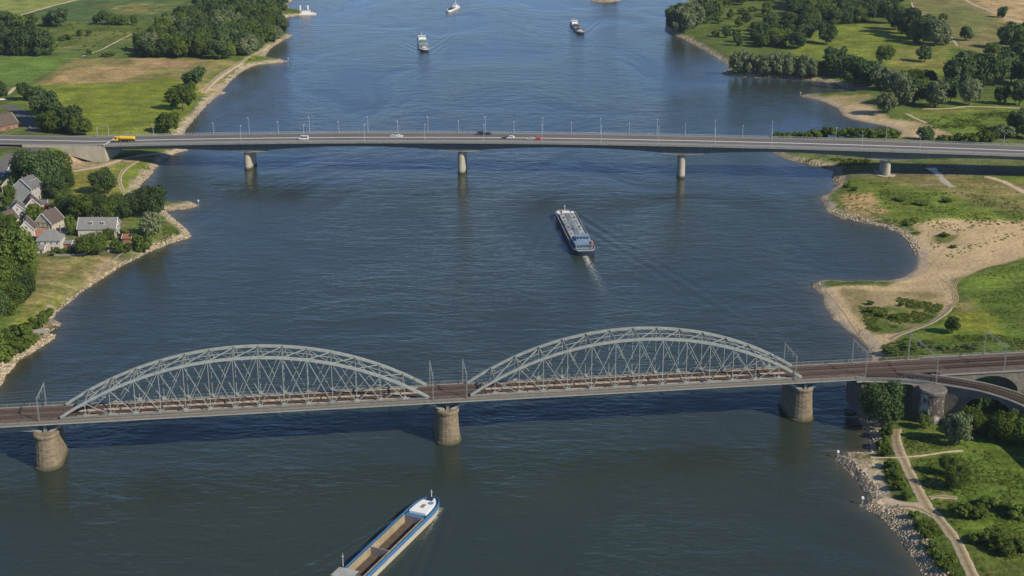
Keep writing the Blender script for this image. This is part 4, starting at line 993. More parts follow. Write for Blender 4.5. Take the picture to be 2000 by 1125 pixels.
row([(12, 56, 34, 40, 'dark'), (35, 52, 24, 30, 'broad'), (60, 46, 20, 30, 'broad'), (114, 52, 36, 42, 'dark'), (94, 50, 20, 22, 'broad'), (195, 48, 26, 26, 'dark'), (218, 48, 20, 24, 'broad'), (238, 49, 18, 26, 'broad'), (263, 49, 18, 14, 'broad'), (156, 70, 13, 12, 'broad'), (172, 70, 12, 12, 'broad'), (132, 78, 12, 18, 'bush'), (122, 79, 10, 16, 'bush'), (175, 108, 14, 12, 'bush'), (210, 110, 9, 26, 'bush'), (96, 46, 12, 20, 'bush')],
    'scattered tree in the green strip at the top left', 'scattered trees at the top left')
row([(85, 372, 80, 74, 'bigdark'), (60, 352, 58, 56, 'bigdark'), (112, 362, 72, 56, 'big'), (112, 386, 46, 44, 'bigdark'), (45, 345, 40, 40, 'big'), (130, 372, 40, 34, 'bigdark')],
    'large dark tree in the clump behind the grey gabled house', 'trees behind the gabled house')
row([(140, 424, 46, 44, 'bigdark'), (165, 430, 54, 52, 'big'), (190, 430, 54, 52, 'bigdark'), (215, 428, 50, 50, 'big'), (240, 426, 48, 46, 'bigdark'), (264, 424, 50, 46, 'bigdark'), (124, 412, 40, 38, 'big')],
    'dark tree in the hedge row above the long grey roof', 'trees in the hedge row by the village')
row([(12, 412, 26, 24, 'broad'), (14, 452, 32, 40, 'broad'), (38, 456, 26, 34, 'broad'), (-4, 446, 36, 36, 'broad'), (18, 392, 30, 26, 'broad'), (24, 374, 34, 22, 'dark'), (8, 430, 20, 22, 'bright')],
    'garden tree at the left edge beside the village houses', 'garden trees at the village edge')
row([(30, 540, 92, 84, 'big'), (2, 590, 88, 84, 'big'), (48, 592, 62, 50, 'bigdark'), (18, 612, 62, 60, 'big'), (-30, 550, 96, 84, 'bigdark'), (58, 566, 48, 34, 'big'), (-14, 628, 60, 60, 'bigdark'), (45, 525, 60, 56, 'big')],
    'large tree in the riverside thicket at the left edge', 'trees of the left riverside thicket')
row([(12, 668, 26, 40, 'bush'), (48, 656, 24, 36, 'bush'), (72, 642, 22, 30, 'bush'), (30, 690, 30, 44, 'bush'), (6, 705, 34, 40, 'bush'), (92, 622, 20, 28, 'bush'), (62, 672, 20, 30, 'bush'), (84, 632, 18, 26, 'bright'), (28, 652, 18, 26, 'bright'), (-8, 690, 40, 40, 'bush'), (48, 684, 16, 24, 'bright')],
    'low bush on the bank at the left edge above the railway', 'bushes on the left bank')
row([(110, 494, 12, 14, 'bright'), (122, 496, 12, 16, 'bush'), (138, 494, 11, 14, 'bright'), (150, 494, 10, 18, 'bright'), (246, 492, 18, 20, 'bush'), (262, 470, 16, 18, 'bright'), (244, 462, 18, 18, 'bush'), (104, 500, 8, 12, 'bush')],
    'small garden bush along the field edge below the villas', 'garden bushes below the villas')
row([(1316, 62, 44, 36, 'dark'), (1336, 63, 52, 46, 'silver'), (1354, 56, 52, 44, 'silver'), (1374, 46, 48, 42, 'dark'), (1392, 38, 40, 38, 'broad'), (1326, 50, 44, 40, 'dark')],
    'tree in the clump on the far right point over the water', 'trees on the far right point')
row([(1438, 144, 44, 34, 'silver'), (1456, 144, 46, 36, 'silver'), (1477, 146, 42, 36, 'silver'), (1498, 147, 44, 36, 'silver'), (1520, 148, 46, 38, 'silver'), (1542, 149, 46, 38, 'silver'), (1564, 151, 46, 38, 'silver'), (1584, 150, 40, 34, 'silver')],
    'silvery willow in the pale row along the upper right shore', 'silvery willows along the right shore')
row([(1604, 146, 28, 26, 'broad'), (1632, 146, 58, 48, 'dark'), (1654, 150, 40, 42, 'dark'), (1668, 168, 58, 62, 'dark'), (1692, 165, 46, 44, 'dark'), (1716, 160, 40, 40, 'silver'), (1726, 172, 46, 46, 'silver'), (1746, 178, 42, 42, 'silver'), (1764, 206, 54, 48, 'silver'), (1783, 203, 52, 46, 'dark'), (1784, 162, 26, 36, 'broad'), (1816, 160, 24, 30, 'dark'), (1755, 165, 30, 36, 'broad'),
     (1827, 209, 54, 46, 'silver'), (1856, 198, 42, 28, 'dark'), (1840, 190, 36, 36, 'dark'), (1892, 205, 54, 46, 'silver'), (1953, 203, 36, 30, 'dark'), (1990, 206, 52, 40, 'dark'), (1806, 186, 34, 38, 'broad')],
    'leafy tree in the belt behind the upper sandy bay', 'trees behind the sandy bay')
row([(1872, 172, 64, 56, 'dark'), (1896, 170, 68, 58, 'dark'), (1922, 171, 66, 58, 'dark'), (1945, 168, 58, 50, 'dark'), (1862, 162, 46, 40, 'dark'), (1975, 162, 62, 54, 'dark'), (2000, 152, 72, 56, 'dark'), (2020, 168, 60, 56, 'dark'), (1972, 96, 52, 46, 'dark'), (1996, 98, 48, 44, 'broad'), (2015, 90, 46, 44, 'dark'), (1990, 122, 40, 50, 'dark')],
    'dark tree in the heavy group right of the meadow', 'heavy trees at the right edge')
row([(1748, 58, 40, 38, 'dark'), (1762, 66, 52, 42, 'dark'), (1778, 74, 58, 44, 'dark'), (1803, 86, 58, 46, 'dark'), (1825, 90, 54, 48, 'silver'), (1842, 88, 36, 30, 'silver'), (1790, 78, 40, 36, 'broad'), (1735, 46, 44, 40, 'dark')],
    'tree in the line running down beside the olive field', 'trees lining the olive field')
row([(1512, 270, 16, 26, 'bush'), (1525, 270, 18, 26, 'bright'), (1538, 270, 17, 26, 'bush'), (1551, 270, 20, 26, 'bush'), (1564, 270, 16, 26, 'bright'), (1577, 270, 15, 26, 'bush'), (1590, 270, 19, 26, 'bush'), (1603, 268, 18, 26, 'bush'), (1616, 268, 21, 26, 'bright'), (1629, 268, 17, 26, 'bush'), (1642, 268, 16, 26, 'bright'), (1655, 268, 20, 26, 'bush'), (1668, 268, 19, 26, 'bush'), (1681, 268, 18, 26, 'bright'), (1694, 268, 21, 26, 'bush'), (1707, 268, 17, 26, 'bush'), (1720, 268, 16, 26, 'bush'), (1733, 268, 18, 26, 'bright'), (1746, 268, 15, 26, 'bush')],
    'low bush on the spit behind the road bridge', 'bushes on the spit')
row([(1842, 276, 14, 26, 'bush'), (1868, 277, 18, 28, 'bush'), (1892, 278, 20, 32, 'bush'), (1915, 278, 24, 36, 'bush'), (1936, 276, 22, 30, 'bush'), (1990, 258, 48, 44, 'dark'), (1965, 268, 26, 40, 'silver'), (2015, 270, 30, 36, 'broad')],
    'bush or tree behind the road bridge near its right end', 'bushes behind the right bridge end')
row([(1905, 848, 46, 44, 'big'), (1930, 852, 42, 42, 'broad'), (1955, 862, 56, 52, 'big'), (1985, 866, 62, 54, 'big'), (1935, 830, 40, 44, 'bigdark'), (1968, 834, 44, 44, 'bigdark'), (1998, 842, 54, 50, 'bigdark'), (2025, 862, 60, 56, 'big'), (1888, 836, 40, 40, 'broad'), (1930, 800, 40, 44, 'bigdark'), (1965, 806, 40, 44, 'bigdark'), (1895, 806, 36, 40, 'bigdark'), (1995, 812, 44, 44, 'bigdark')],
    'tree in the shadowy row under the curved branch viaduct', 'trees under the branch viaduct')
row([(1880, 1008, 28, 46, 'bush'), (1908, 1012, 26, 40, 'bush'), (1938, 1064, 34, 44, 'bush'), (1955, 1078, 32, 50, 'bush'), (1985, 1010, 28, 40, 'bush'), (1925, 988, 18, 34, 'bright'), (1960, 1000, 18, 36, 'bright'), (1990, 1075, 26, 40, 'bush'), (1905, 1060, 18, 30, 'bush')],
    'low dark bush in the rough meadow at the lower right', 'bushes in the lower right meadow')
row([(1726, 872, 22, 24, 'bush'), (1734, 890, 18, 22, 'bright'), (1740, 915, 18, 24, 'bush'), (1748, 938, 20, 24, 'bright'), (1756, 958, 18, 24, 'bright'), (1766, 974, 14, 22, 'bright'), (1730, 850, 24, 26, 'bush'), (1784, 1012, 14, 22, 'bright'), (1796, 1032, 14, 20, 'bright'), (1808, 1052, 16, 22, 'bright'), (1822, 1072, 16, 22, 'bright'), (1836, 1092, 16, 24, 'bright'), (1850, 1114, 16, 24, 'bright'), (1862, 1138, 18, 24, 'bright')],
    'bright bush between the stony shore and the pale track', 'bushes along the stony shore')
row([(1702, 610, 10, 18, 'bush'), (1722, 618, 10, 20, 'bush'), (1748, 622, 9, 18, 'bush'), (1700, 595, 8, 14, 'bush'), (1760, 598, 8, 12, 'bush'), (1775, 680, 12, 34, 'bush'), (1810, 676, 10, 30, 'bush'), (1740, 690, 14, 30, 'bush'), (1850, 682, 10, 30, 'bright'), (1900, 680, 10, 34, 'bush'), (1655, 366, 8, 16, 'bush'), (1668, 372, 8, 14, 'bush'), (1760, 392, 8, 26, 'bush'), (1800, 400, 9, 28, 'bush'), (1850, 395, 8, 22, 'bush'), (1772, 440, 8, 14, 'bright'), (1846, 462, 8, 20, 'bush'), (1862, 484, 6, 14, 'bush')],
    'low scrubby bush on the right bank between the bridges', 'scrub bushes on the right bank')
def wood(poly, spacing, hp, wp, kinds, label, group, zjit=.2, seed=1, maxn=999, far=None, front=None):
    P = wpoly(poly, 4.0); r = random.Random(seed); n = 0; x0, y0 = P.min(0); x1, y1 = P.max(0); pts = []
    yy = y0
    while yy < y1:
        xx = x0 + r.random() * spacing
        while xx < x1:
            qx, qy = xx + (r.random() - .5) * spacing * .7, yy + (r.random() - .5) * spacing * .7
            pts.append((qx, qy)); xx += spacing
        yy += spacing * .95
    A_ = np.array(pts); ok = (sdist(A_[:, 0], A_[:, 1], P) > 0)
    wet_ = np.maximum.reduce([sdist(A_[:, 0], A_[:, 1], S) for S in SHORES])
    keep = [p for p, o, w_ in zip(pts, ok, wet_) if o and w_ >= 4]
    keep.sort(key=lambda p: PX((p[0], p[1], 4))[0])
    nf = 0
    for qx, qy in keep:
        h = hp * (1 - zjit + 2 * zjit * r.random()); w__ = wp * (.85 + .35 * r.random())
        if far and qy > far: FAR.append((qx, qy, hgt(qx, qy) - .1, h, w__, r.random() * 6.28)); continue
        lab = label if len(keep) > 25 else ('leftmost' if n == 0 else ORD[n] + ' from left') + ', ' + label
        if front and qy < front[0] and nf < 25: lab = ('leftmost' if nf == 0 else ORD[nf] + ' from left') + ', ' + front[1]; nf += 1
        n += 1; tree_at((qx, qy, hgt(qx, qy)), h, w__, r.choice(kinds), ' '.join(lab.split()[:16]), group)
    return n
FAR = []
n1 = wood([(258, 113), (300, 115), (470, 119), (500, 104), (548, 72), (552, 30), (550, -14), (405, -14), (392, 28), (335, 50), (290, 84)], 15, 17.5, 16.0, ['dark', 'dark', 'broad', 'dark', 'broad', 'silver'], 'leafy tree deep inside the dense wood on the upper left bank', 'trees of the upper left wood', seed=3, far=1420, front=(G(360, 106, 4).y, 'tree in the front row of the upper left wood'))
n2 = wood([(1570, 72), (1604, 56), (1640, 47), (1712, 45), (1745, 26), (1768, -14), (1560, -14), (1545, 30)], 16.5, 18.5, 17.0, ['dark', 'dark', 'broad'], 'dark tree deep inside the wood above the right meadow', 'trees of the upper right wood', seed=5, far=1530, front=(G(1640, 38, 4).y, 'tree in the front row of the upper right wood'))
n3 = wood([(1478, 98), (1560, 96), (1588, 78), (1560, 50), (1500, 50), (1470, 70)], 18, 14, 14.0, ['dark', 'broad'], 'tree in the looser thicket left of the right meadow', 'trees of the looser thicket', seed=8)
n4 = wood([(1398, 30), (1500, 14), (1520, 60), (1480, 92), (1425, 92), (1392, 66)], 26, 8, 9, ['broad', 'bush', 'bush', 'dark'], 'small tree or bush in the far right clearing', 'bushes in the far right clearing', .4, seed=11)
n5 = wood([(1330, 72), (1345, 74), (1425, 120), (1428, 128), (1410, 124), (1360, 92)], 11, 4.5, 7, ['bush', 'bush', 'bright'], 'bush along the stony far right shore', 'bushes on the far right shore', .3, seed=12)
n6 = wood([(1380, 20), (1560, -4), (1560, -16), (1390, -16)], 22, 15, 14, ['dark', 'broad'], 'tree at the top edge beyond the green clearing', 'trees at the top edge', seed=14)
n7 = wood([(1160, 0), (1215, 0), (1230, -22), (1185, -26)], 16, 4, 8, ['bush'], 'bush on the low islet at the top edge of the river', 'bushes on the islet', seed=15)
if FAR:
    Vf = []
    for k, (x, y, z, h, w, a) in enumerate(FAR):
        me = CROWNS['far'][k % 3]; v = np.empty(len(me.vertices) * 3, np.float32); me.vertices.foreach_get('co', v); v = v.reshape(-1, 3); ca, sa = math.cos(a), math.sin(a)
        Vf.append(np.stack([x + w * (v[:, 0] * ca - v[:, 1] * sa), y + w * (v[:, 0] * sa + v[:, 1] * ca), z + h * v[:, 2]], -1))
    Vf = np.concatenate(Vf); kind(link('far_woodland', np_mesh('far_woodland', Vf, np.arange(len(Vf)).reshape(-1, 4), M_leaf_far)), 'stuff')
print('far', len(FAR)); print('wood trees', n1, n2, n3, n4, n5, n6, n7)
# ground cover: thousands of leafy tufts that nobody could count
TP = np.array(TRACKS)
def scrub(polys, m, seed, name='ground_cover'):
    r = np.random.default_rng(seed); V = []
    for poly, count, size in polys:
        P = wpoly(poly, 4.0); m0, m1 = P.min(0), P.max(0); q = m0 + (m1 - m0) * r.random((count * 3, 2)); q = q[sdist(q[:, 0], q[:, 1], P) > 0]
        q = q[fbm(q[:, 0], q[:, 1], 9, seed) > .47][:count]
        for x, y in q:
            z = hgt(x, y)
            if z < .8 or (len(TRACKS) and np.min((TP[:, 0] - x) ** 2 + (TP[:, 1] - y) ** 2) < 7.5): continue
            s = size * r.uniform(.5, 1.4); k = 10
            d = r.normal(size=(k, 3)); d[:, 2] = np.abs(d[:, 2]); d /= np.linalg.norm(d, axis=1)[:, None]
            Pp = np.array((x, y, z - .1)) + d * s * np.array((.9, .9, .75)) * r.uniform(.6, 1.0, (k, 1)); n = d + r.normal(size=d.shape) * .4; n /= np.linalg.norm(n, axis=1)[:, None]
            t = np.cross(n, r.normal(size=d.shape)); t /= np.linalg.norm(t, axis=1)[:, None]; bt = np.cross(n, t); a = s * r.uniform(.16, .30, (k, 1))
            V.append(np.stack([Pp - t * a - bt * a, Pp + t * a - bt * a, Pp + t * a + bt * a, Pp - t * a + bt * a], 1))
    V = np.concatenate(V).reshape(-1, 3); return kind(link(name, np_mesh(name, V, np.arange(len(V)).reshape(-1, 4), m)), 'stuff')
scrub([([(1760, 850), (2080, 850), (2120, 1140), (1900, 1140), (1830, 1000), (1780, 920)], 2600, .55), ([(1712, 840), (1748, 850), (1800, 985), (1760, 985), (1735, 930)], 700, 1.0),
       ([(1785, 1000), (1830, 1020), (1905, 1140), (1870, 1140), (1800, 1045)], 800, .9), ([(1720, 660), (2050, 650), (2050, 705), (1712, 705)], 1500, .7), ([(1678, 582), (1760, 574), (1842, 590), (1840, 622), (1765, 644), (1700, 640)], 1300, .75),
       ([(1700, 375), (2050, 375), (2050, 440), (1790, 432)], 1500, .6), ([(1870, 550), (2040, 500), (2040, 640), (1960, 640)], 900, .55)], M_leaf_tuft, 5)
scrub([([(1810, 435), (2010, 430), (2010, 475), (1820, 505)], 260, .7), ([(1690, 420), (1790, 424), (1800, 448), (1740, 442)], 260, .8), ([(1630, 345), (1740, 345), (1740, 415), (1650, 420)], 260, .7), ([(1850, 225), (2060, 215), (2060, 270), (1800, 245)], 1400, 1.0), ([(1540, 300), (1700, 312), (1700, 322), (1560, 312)], 350, 1.2),
       ([(160, 560), (250, 505), (262, 500), (205, 545), (120, 615), (110, 600)], 500, .6), ([(10, 640), (100, 610), (80, 650), (10, 690)], 350, .9), ([(280, 320), (320, 312), (275, 375), (262, 378)], 220, .8),
       ([(300, 440), (345, 440), (355, 460), (300, 478)], 200, .7), ([(0, 60), (330, 20), (330, 90), (130, 100)], 420, 1.5), ([(420, 150), (480, 115), (530, 88), (520, 100), (470, 135), (430, 165)], 200, 1.0)], M_leaf_tuft, 6)

# ------------------------------------------------------------------ houses of the village
M_slate = mat('slate_roof', (.125, .128, .135), .8, .22, .8, stretch=(1, 1, 3)); M_slate_l = mat('pale_slate_roof', (.20, .205, .20), .8, .2, .8); M_brown = mat('brown_tile_roof', (.10, .083, .073), .85, .25, .9)
M_redroof = mat('red_tile_roof', (.27, .12, .08), .85, .2, 1); M_render = mat('white_render', (.50, .47, .42), .9, .08, .4); M_cream = mat('cream_render', (.42, .38, .30), .9, .1, .4); M_grey = mat('grey_render', (.40, .39, .36), .9, .12, .4)
M_brick = mat('red_brick', (.24, .125, .09), .9, .2, 1.0); M_glass = mat('window_glass', (.03, .04, .05), .1, .2, .5, spec=.6); M_timber = mat('dark_timber', (.07, .05, .04), .85, .2, 2); M_door = mat('door_wood', (.12, .06, .04), .7, .2, 2)
def house(px, py, w, d, wall_h, roof_h, rot, wall_m, roof_m, label, hip=0.0, group='houses of the riverside village', rows=2, cols=4, timber=False, chim=((.25, .1),), dormers=0, sink=.4, gwin=2):
    """ridge along local x; front eave faces -y; px,py = middle of the house on the ground"""
    p = T(px, py); o = thing('house', label, 'house', (p.x, p.y, p.z - sink), R(rot), group); o.scale = (.88, .88, .9)
    W, D = w / 2, d / 2; b = MB(); b.box(-W, W, -D, D, 0, wall_h)
    if hip < .5:
        for s in (-1, 1): b.poly([(s * W, -D, wall_h), (s * W, D, wall_h), (s * W, 0, wall_h + roof_h)])
    b.build('wall', wall_m, o)
    e = .45; k = e * roof_h / D; r = MB(); hx = W - hip * D if hip else W + e; ze = wall_h - k; zr = wall_h + roof_h; th = .22
    def slab(pts): r.poly([(x, y, z + th) for x, y, z in pts]); r.poly([(x, y, z) for x, y, z in reversed(pts)])
    L_ = W + e; slab([(-L_, -D - e, ze), (L_, -D - e, ze), (hx, 0, zr), (-hx, 0, zr)]); slab([(L_, D + e, ze), (-L_, D + e, ze), (-hx, 0, zr), (hx, 0, zr)])
    if hip: slab([(L_, -D - e, ze), (L_, D + e, ze), (hx, 0, zr)]); slab([(-L_, D + e, ze), (-L_, -D - e, ze), (-hx, 0, zr)])
    r.box(-L_, L_, -D - e - .05, -D - e + .1, ze - .1, ze + th); r.box(-L_, L_, D + e - .1, D + e + .05, ze - .1, ze + th)
    rf = r.build('roof', roof_m, o)
    if not hip:
        for s in (-1, 1):
            v = MB(); v.beam((s * (L_ + .02), -D - e, ze + .1), (s * (L_ + .02), 0, zr + .1), .18, .3); v.beam((s * (L_ + .02), D + e, ze + .1), (s * (L_ + .02), 0, zr + .1), .18, .3); v.build('verge_board', M_white, rf)
    for fx, fy in chim:
        c = MB(); x, y = fx * w, fy * d; zc = wall_h + roof_h * (1 - abs(y) / D); c.box(x - .3, x + .3, y - .3, y + .3, zc - .8, zr + .7); c.box(x - .37, x + .37, y - .37, y + .37, zr + .7, zr + .82); c.build('chimney', M_brick, rf)
    for q in range(dormers):
        x = -W * .6 + w * .6 * (q + .5) / max(1, dormers) ; y = -D * .55; z = wall_h + roof_h * .45; c = MB(); c.box(x - .8, x + .8, y - .7, y + 1.6, z - .6, z + 1.0); c.box(x - .95, x + .95, y - .85, y + 1.8, z + 1.0, z + 1.15); dm = c.build('dormer', wall_m, rf)
        c = MB(); c.box(x - .5, x + .5, y - .74, y - .70, z - .1, z + .8); c.build('pane', M_glass, dm)
    def window(cx, cy, cz, ww, hh, ax):
        f = MB(); t = .1
        def bx(b_, a0, a1, z0, z1, o0, o1):
            if ax == 'y': s = -1 if cy < 0 else 1; ya, yb = sorted((cy + s * o0, cy + s * o1)); b_.box(cx + a0, cx + a1, ya, yb, cz + z0, cz + z1)
            else: s = -1 if cx < 0 else 1; xa, xb = sorted((cx + s * o0, cx + s * o1)); b_.box(xa, xb, cy + a0, cy + a1, cz + z0, cz + z1)
        bx(f, -ww / 2 - t, -ww / 2, -hh / 2 - t, hh / 2 + t, -.02, .07); bx(f, ww / 2, ww / 2 + t, -hh / 2 - t, hh / 2 + t, -.02, .07); bx(f, -ww / 2, ww / 2, hh / 2, hh / 2 + t, -.02, .07); bx(f, -ww / 2, ww / 2, -hh / 2 - t, -hh / 2, -.02, .12); bx(f, -.04, .04, -hh / 2, hh / 2, .012, .06)
        wn_ = f.build('window', M_white, o); g = MB(); bx(g, -ww / 2, ww / 2, -hh / 2, hh / 2, -.02, .02); g.build('pane', M_glass, wn_)
    nrow = rows
    for j in range(nrow):
        z = 1.7 + j * 2.8
        if z + .9 > wall_h: break
        for i in range(cols):
            x = -W + w * (i + .5) / cols
            if j == 0 and i == cols // 2:
                c = MB(); c.box(x - .55, x + .55, -D - .06, -D + .02, .2, 2.4); c.build('door', M_door, o); continue
            window(x, -D, z, 1.1, 1.4, 'y')
        for i in range(gwin):
            yy = -D + d * (i + .5) / gwin; window(W, yy, z, 1.0, 1.4, 'x'); window(-W, yy, z, 1.0, 1.4, 'x')
    if not hip and roof_h > 3: window(W, 0, wall_h + roof_h * .3, 1.0, 1.3, 'x'); window(-W, 0, wall_h + roof_h * .3, 1.0, 1.3, 'x')
    if timber:
        for s in (-1, 1):
            t = MB()
            for y in (-D, -D / 2, 0, D / 2, D): t.box(s * (W + .02) - .05, s * (W + .02) + .05, y - .12, y + .12, wall_h - 2.6, wall_h)
            for z in (wall_h - 2.6, wall_h): t.box(s * (W + .025) - .05, s * (W + .025) + .05, -D, D, z - .12, z + .12)
            t.beam((s * (W + .03), -D, wall_h - 2.6), (s * (W + .03), -D / 2, wall_h), .1, .2); t.beam((s * (W + .03), D, wall_h - 2.6), (s * (W + .03), D / 2, wall_h), .1, .2)
            t.build('timber_frame', M_timber, o)
    return o
# rot about 90: the gable end (+x or -x side) faces the camera
house(56, 388, 12, 13, 8.5, 5.5, 76, M_grey, M_slate, 'tall grey gabled house at the upper left of the village', rows=3, cols=4, dormers=2, chim=((.3, .12), (-.2, .1)))
house(64, 415, 14, 9.5, 5.5, 5.0, 112, M_cream, M_brown, 'brown roofed house tucked below the tall grey gabled house', chim=((-.3, 0.05),))
house(36, 424, 11, 10, 5.0, 4.6, 108, M_render, M_slate, 'white gabled house with slate roof at the left of the village', chim=((.2, .1),))
house(98, 447, 13, 10.5, 5.6, 5.6, 76, M_cream, M_brown, 'half-timbered brown gabled house in the middle of the village', timber=True, chim=((.25, .1),))
house(54, 458, 11, 8.5, 4.6, 5.0, 104, M_render, M_brown, 'small white gabled house with steep brown roof', chim=((-.3, .1),))
house(101, 484, 12.5, 10, 6.0, 4.2, 2, M_render, M_slate_l, 'white villa with pale hipped roof facing the field', hip=.62, cols=4, chim=((.42, .15),))
house(195, 458, 21, 10.5, 5.2, 5.0, 1, M_render, M_slate_l, 'long half-timbered house with wide pale slate roof', cols=6, timber=True, chim=((-.15, .02), (.1, .02)), dormers=2)
house(70, 487, 7, 6, 2.8, 1.6, 20, M_cream, M_slate_l, 'low grey roofed annex beside the white villa', chim=(), rows=1, cols=2, gwin=1)
house(130, 480, 6.5, 6, 2.6, .8, 5, M_brick, M_slate_l, 'flat grey garage between the villa and the long house', chim=(), rows=1, cols=2, gwin=1)
house(250, 468, 4.5, 8, 2.4, 1.2, 5, M_brick, M_redroof, 'small red shed right of the long house', chim=(), rows=1, cols=2, gwin=1)
house(122, 456, 5, 5, 2.5, 1.0, 10, M_render, M_slate_l, 'small pale shed behind the half-timbered house', chim=(), rows=1, cols=2, gwin=1)
house(4, 252, 20, 13, 4.5, 6.5, 60, M_brick, M_brown, 'red brick house with large brown roof by the road junction', chim=((.1, .1),), cols=5)
house(84, 402, 5, 6, 2.6, 1.2, 20, M_render, M_slate, 'little white outbuilding right of the tall grey house', chim=(), rows=1, cols=2, gwin=1)
house(20, 372, 10, 8, 4.6, 4.2, 100, M_cream, M_slate, 'cream house half hidden at the left edge above the village', chim=((.2, .1),))
house(16, 440, 10, 8, 4.4, 4.4, 70, M_render, M_brown, 'small brown roofed house half hidden at the left edge', chim=((.2, .1),))
house(84, 466, 7, 6, 3.2, 2.4, 20, M_brick, M_redroof, 'red roofed lean-to between the half-timbered house and the villa', chim=(), rows=1, cols=2, gwin=1)
house(78, 492, 6, 5, 2.8, 1.5, 0, M_render, M_slate_l, 'white porch building at the lower left of the villa', chim=(), rows=1, cols=2, gwin=1)
house(152, 486, 5, 5, 2.5, .7, 0, M_conc_g, M_slate_l, 'low grey carport between the garden tree and the villa', chim=(), rows=1, cols=2, gwin=1)
# garden walls and hedges
def wall_thing(px, w, h, m, label, cat='wall', name='garden_wall'):
    b = MB(); P = [T(*q) for q in px]
    for i in range(len(P) - 1): b.beam(P[i] + Vector((0, 0, h / 2)), P[i + 1] + Vector((0, 0, h / 2)), w, h)
    o = b.build(name, m); tag(o, label, cat); return o
wall_thing([(88, 415), (110, 412), (122, 424)], .5, 1.4, M_conc, 'pale garden wall right of the brown roofed house')
wall_thing([(105, 500), (150, 500), (170, 497)], .4, 1.0, M_conc_g, 'low grey wall below the white villa')
wall_thing([(42, 272), (52, 265), (60, 255), (58, 246)], .5, .8, M_conc, 'pale kerb wall along the curve by the brick house')
wall_thing([(210, 492), (235, 490), (262, 478)], .4, .9, M_conc, 'pale garden wall under the long house terrace')
# stone revetment and brick ruin on the left shore
b = MB(); A_ = [T(*q) for q in ((186, 537), (205, 520), (225, 505), (240, 494))]
for i in range(len(A_) - 1): b.beam(A_[i] + Vector((0, 0, .1)), A_[i + 1] + Vector((0, 0, .1)), .55, .6)
tag(b.build('stone_wall', M_conc_g), 'long pale stone revetment wall along the left bank below the field', 'wall')
p = T(96, 636); q = thing('landing_steps', 'broken brick landing with steps at the left shore', 'steps', p, R(35))
b = MB()
for k in range(6): b.box(-3 + k * 1.1, -1.9 + k * 1.1, -2, 2, -1.5, 1.6 - k * .45)
b.build('step', M_stone, q); b = MB(); b.box(-3, 3.0, 2.0, 2.5, -1.5, 1.9); b.build('side_wall', M_stone_d, q)
p = T(76, 656); q = thing('landing_steps', 'second broken landing nearer the railway at the left shore', 'steps', p, R(25))
b = MB()
for k in range(5): b.box(-3 + k * 1.2, -1.8 + k * 1.2, -1.6, 1.6, -1.5, 1.4 - k * .45)
b.build('step', M_stone, q); b = MB(); b.box(-4, 3.0, 1.6, 2.2, -1.5, 2.2); b.build('side_wall', M_conc_g, q)

# ------------------------------------------------------------------ street lamps
ORD_ = ORD
def lamp(base, h, arm, rot, label, grp):
    o = thing('street_lamp', label, 'street lamp', base, rot, grp)
    b = MB(); b.tube([(0, 0, 0), (0, 0, h * .5), (0, 0, h)], [.15, .11, .08], 6); b.build('post', M_lamp, o)
    if arm:
        b = MB(); b.tube([(0, 0, h - .1), (0, arm * .5, h + .22), (0, arm, h + .28)], .06, 5); b.build('arm', M_lamp, o)
    b = MB(); s = 1 if arm >= 0 else -1; b.box(-.16, .16, min(arm, arm + s * .9), max(arm, arm + s * .9), h + .2, h + .38); b.build('lamp_head', M_white, o)
    return o
for i, px in enumerate((471, 594, 712, 830, 945, 1058, 1174, 1286, 1396, 1507, 1683, 1796)):
    u = u_of_px(px, Y0 + .5); lamp(rworld(u, Y0 + .5, rz(u) + .2), 9.6, 1.4, RROT, ORD_[i] + ' slim grey street lamp from the left, near side of the road bridge', 'lamps on the near side of the road bridge')
for i, px in enumerate((300, 360, 418, 487, 544, 605, 662, 719, 777, 836, 896, 948, 1004, 1060, 1116, 1173, 1229, 1283, 1338, 1396, 1450, 1507, 1632, 1730, 1960)):
    u = u_of_px(px, Y1 - .6); lamp(rworld(u, Y1 - .6, rz(u) + .2), 9.8 if i % 2 else 7.2, -1.4, RROT, ORD_[i] + ' slim grey street lamp from the left, far side of the road bridge', 'lamps on the far side of the road bridge')
# pair of gantry posts at the left bridge head, signal lamps by the junction
u = u_of_px(190, 19); u2 = u_of_px(211, 19)
o = thing('road_gantry', 'slim grey gantry of two posts at the left end of the road bridge', 'gantry', rworld(u, 19.5, zroad(u)), RROT)
b = MB(); b.tube([(0, 0, 0), (0, 0, 6.5)], .13, 6); b.build('post', M_lamp, o); b = MB(); b.tube([(u2 - u, 1, 0), (u2 - u, 1, 8.6)], .13, 6); b.build('post', M_lamp, o); b = MB(); b.tube([(0, 0, 6.4), (u2 - u, 1, 8.5)], .07, 5); b.build('cross_beam', M_lamp, o)
p = T(93, 250); lamp((p.x, p.y, p.z), 11.5, 1.6, R(-90), 'tall street lamp with wide head beside the junction trees', 'lamps at the junction')
p = T(98, 250); lamp((p.x, p.y, p.z), 6.0, 1.0, R(-90), 'short street lamp next to the tall lamp at the junction', 'lamps at the junction')

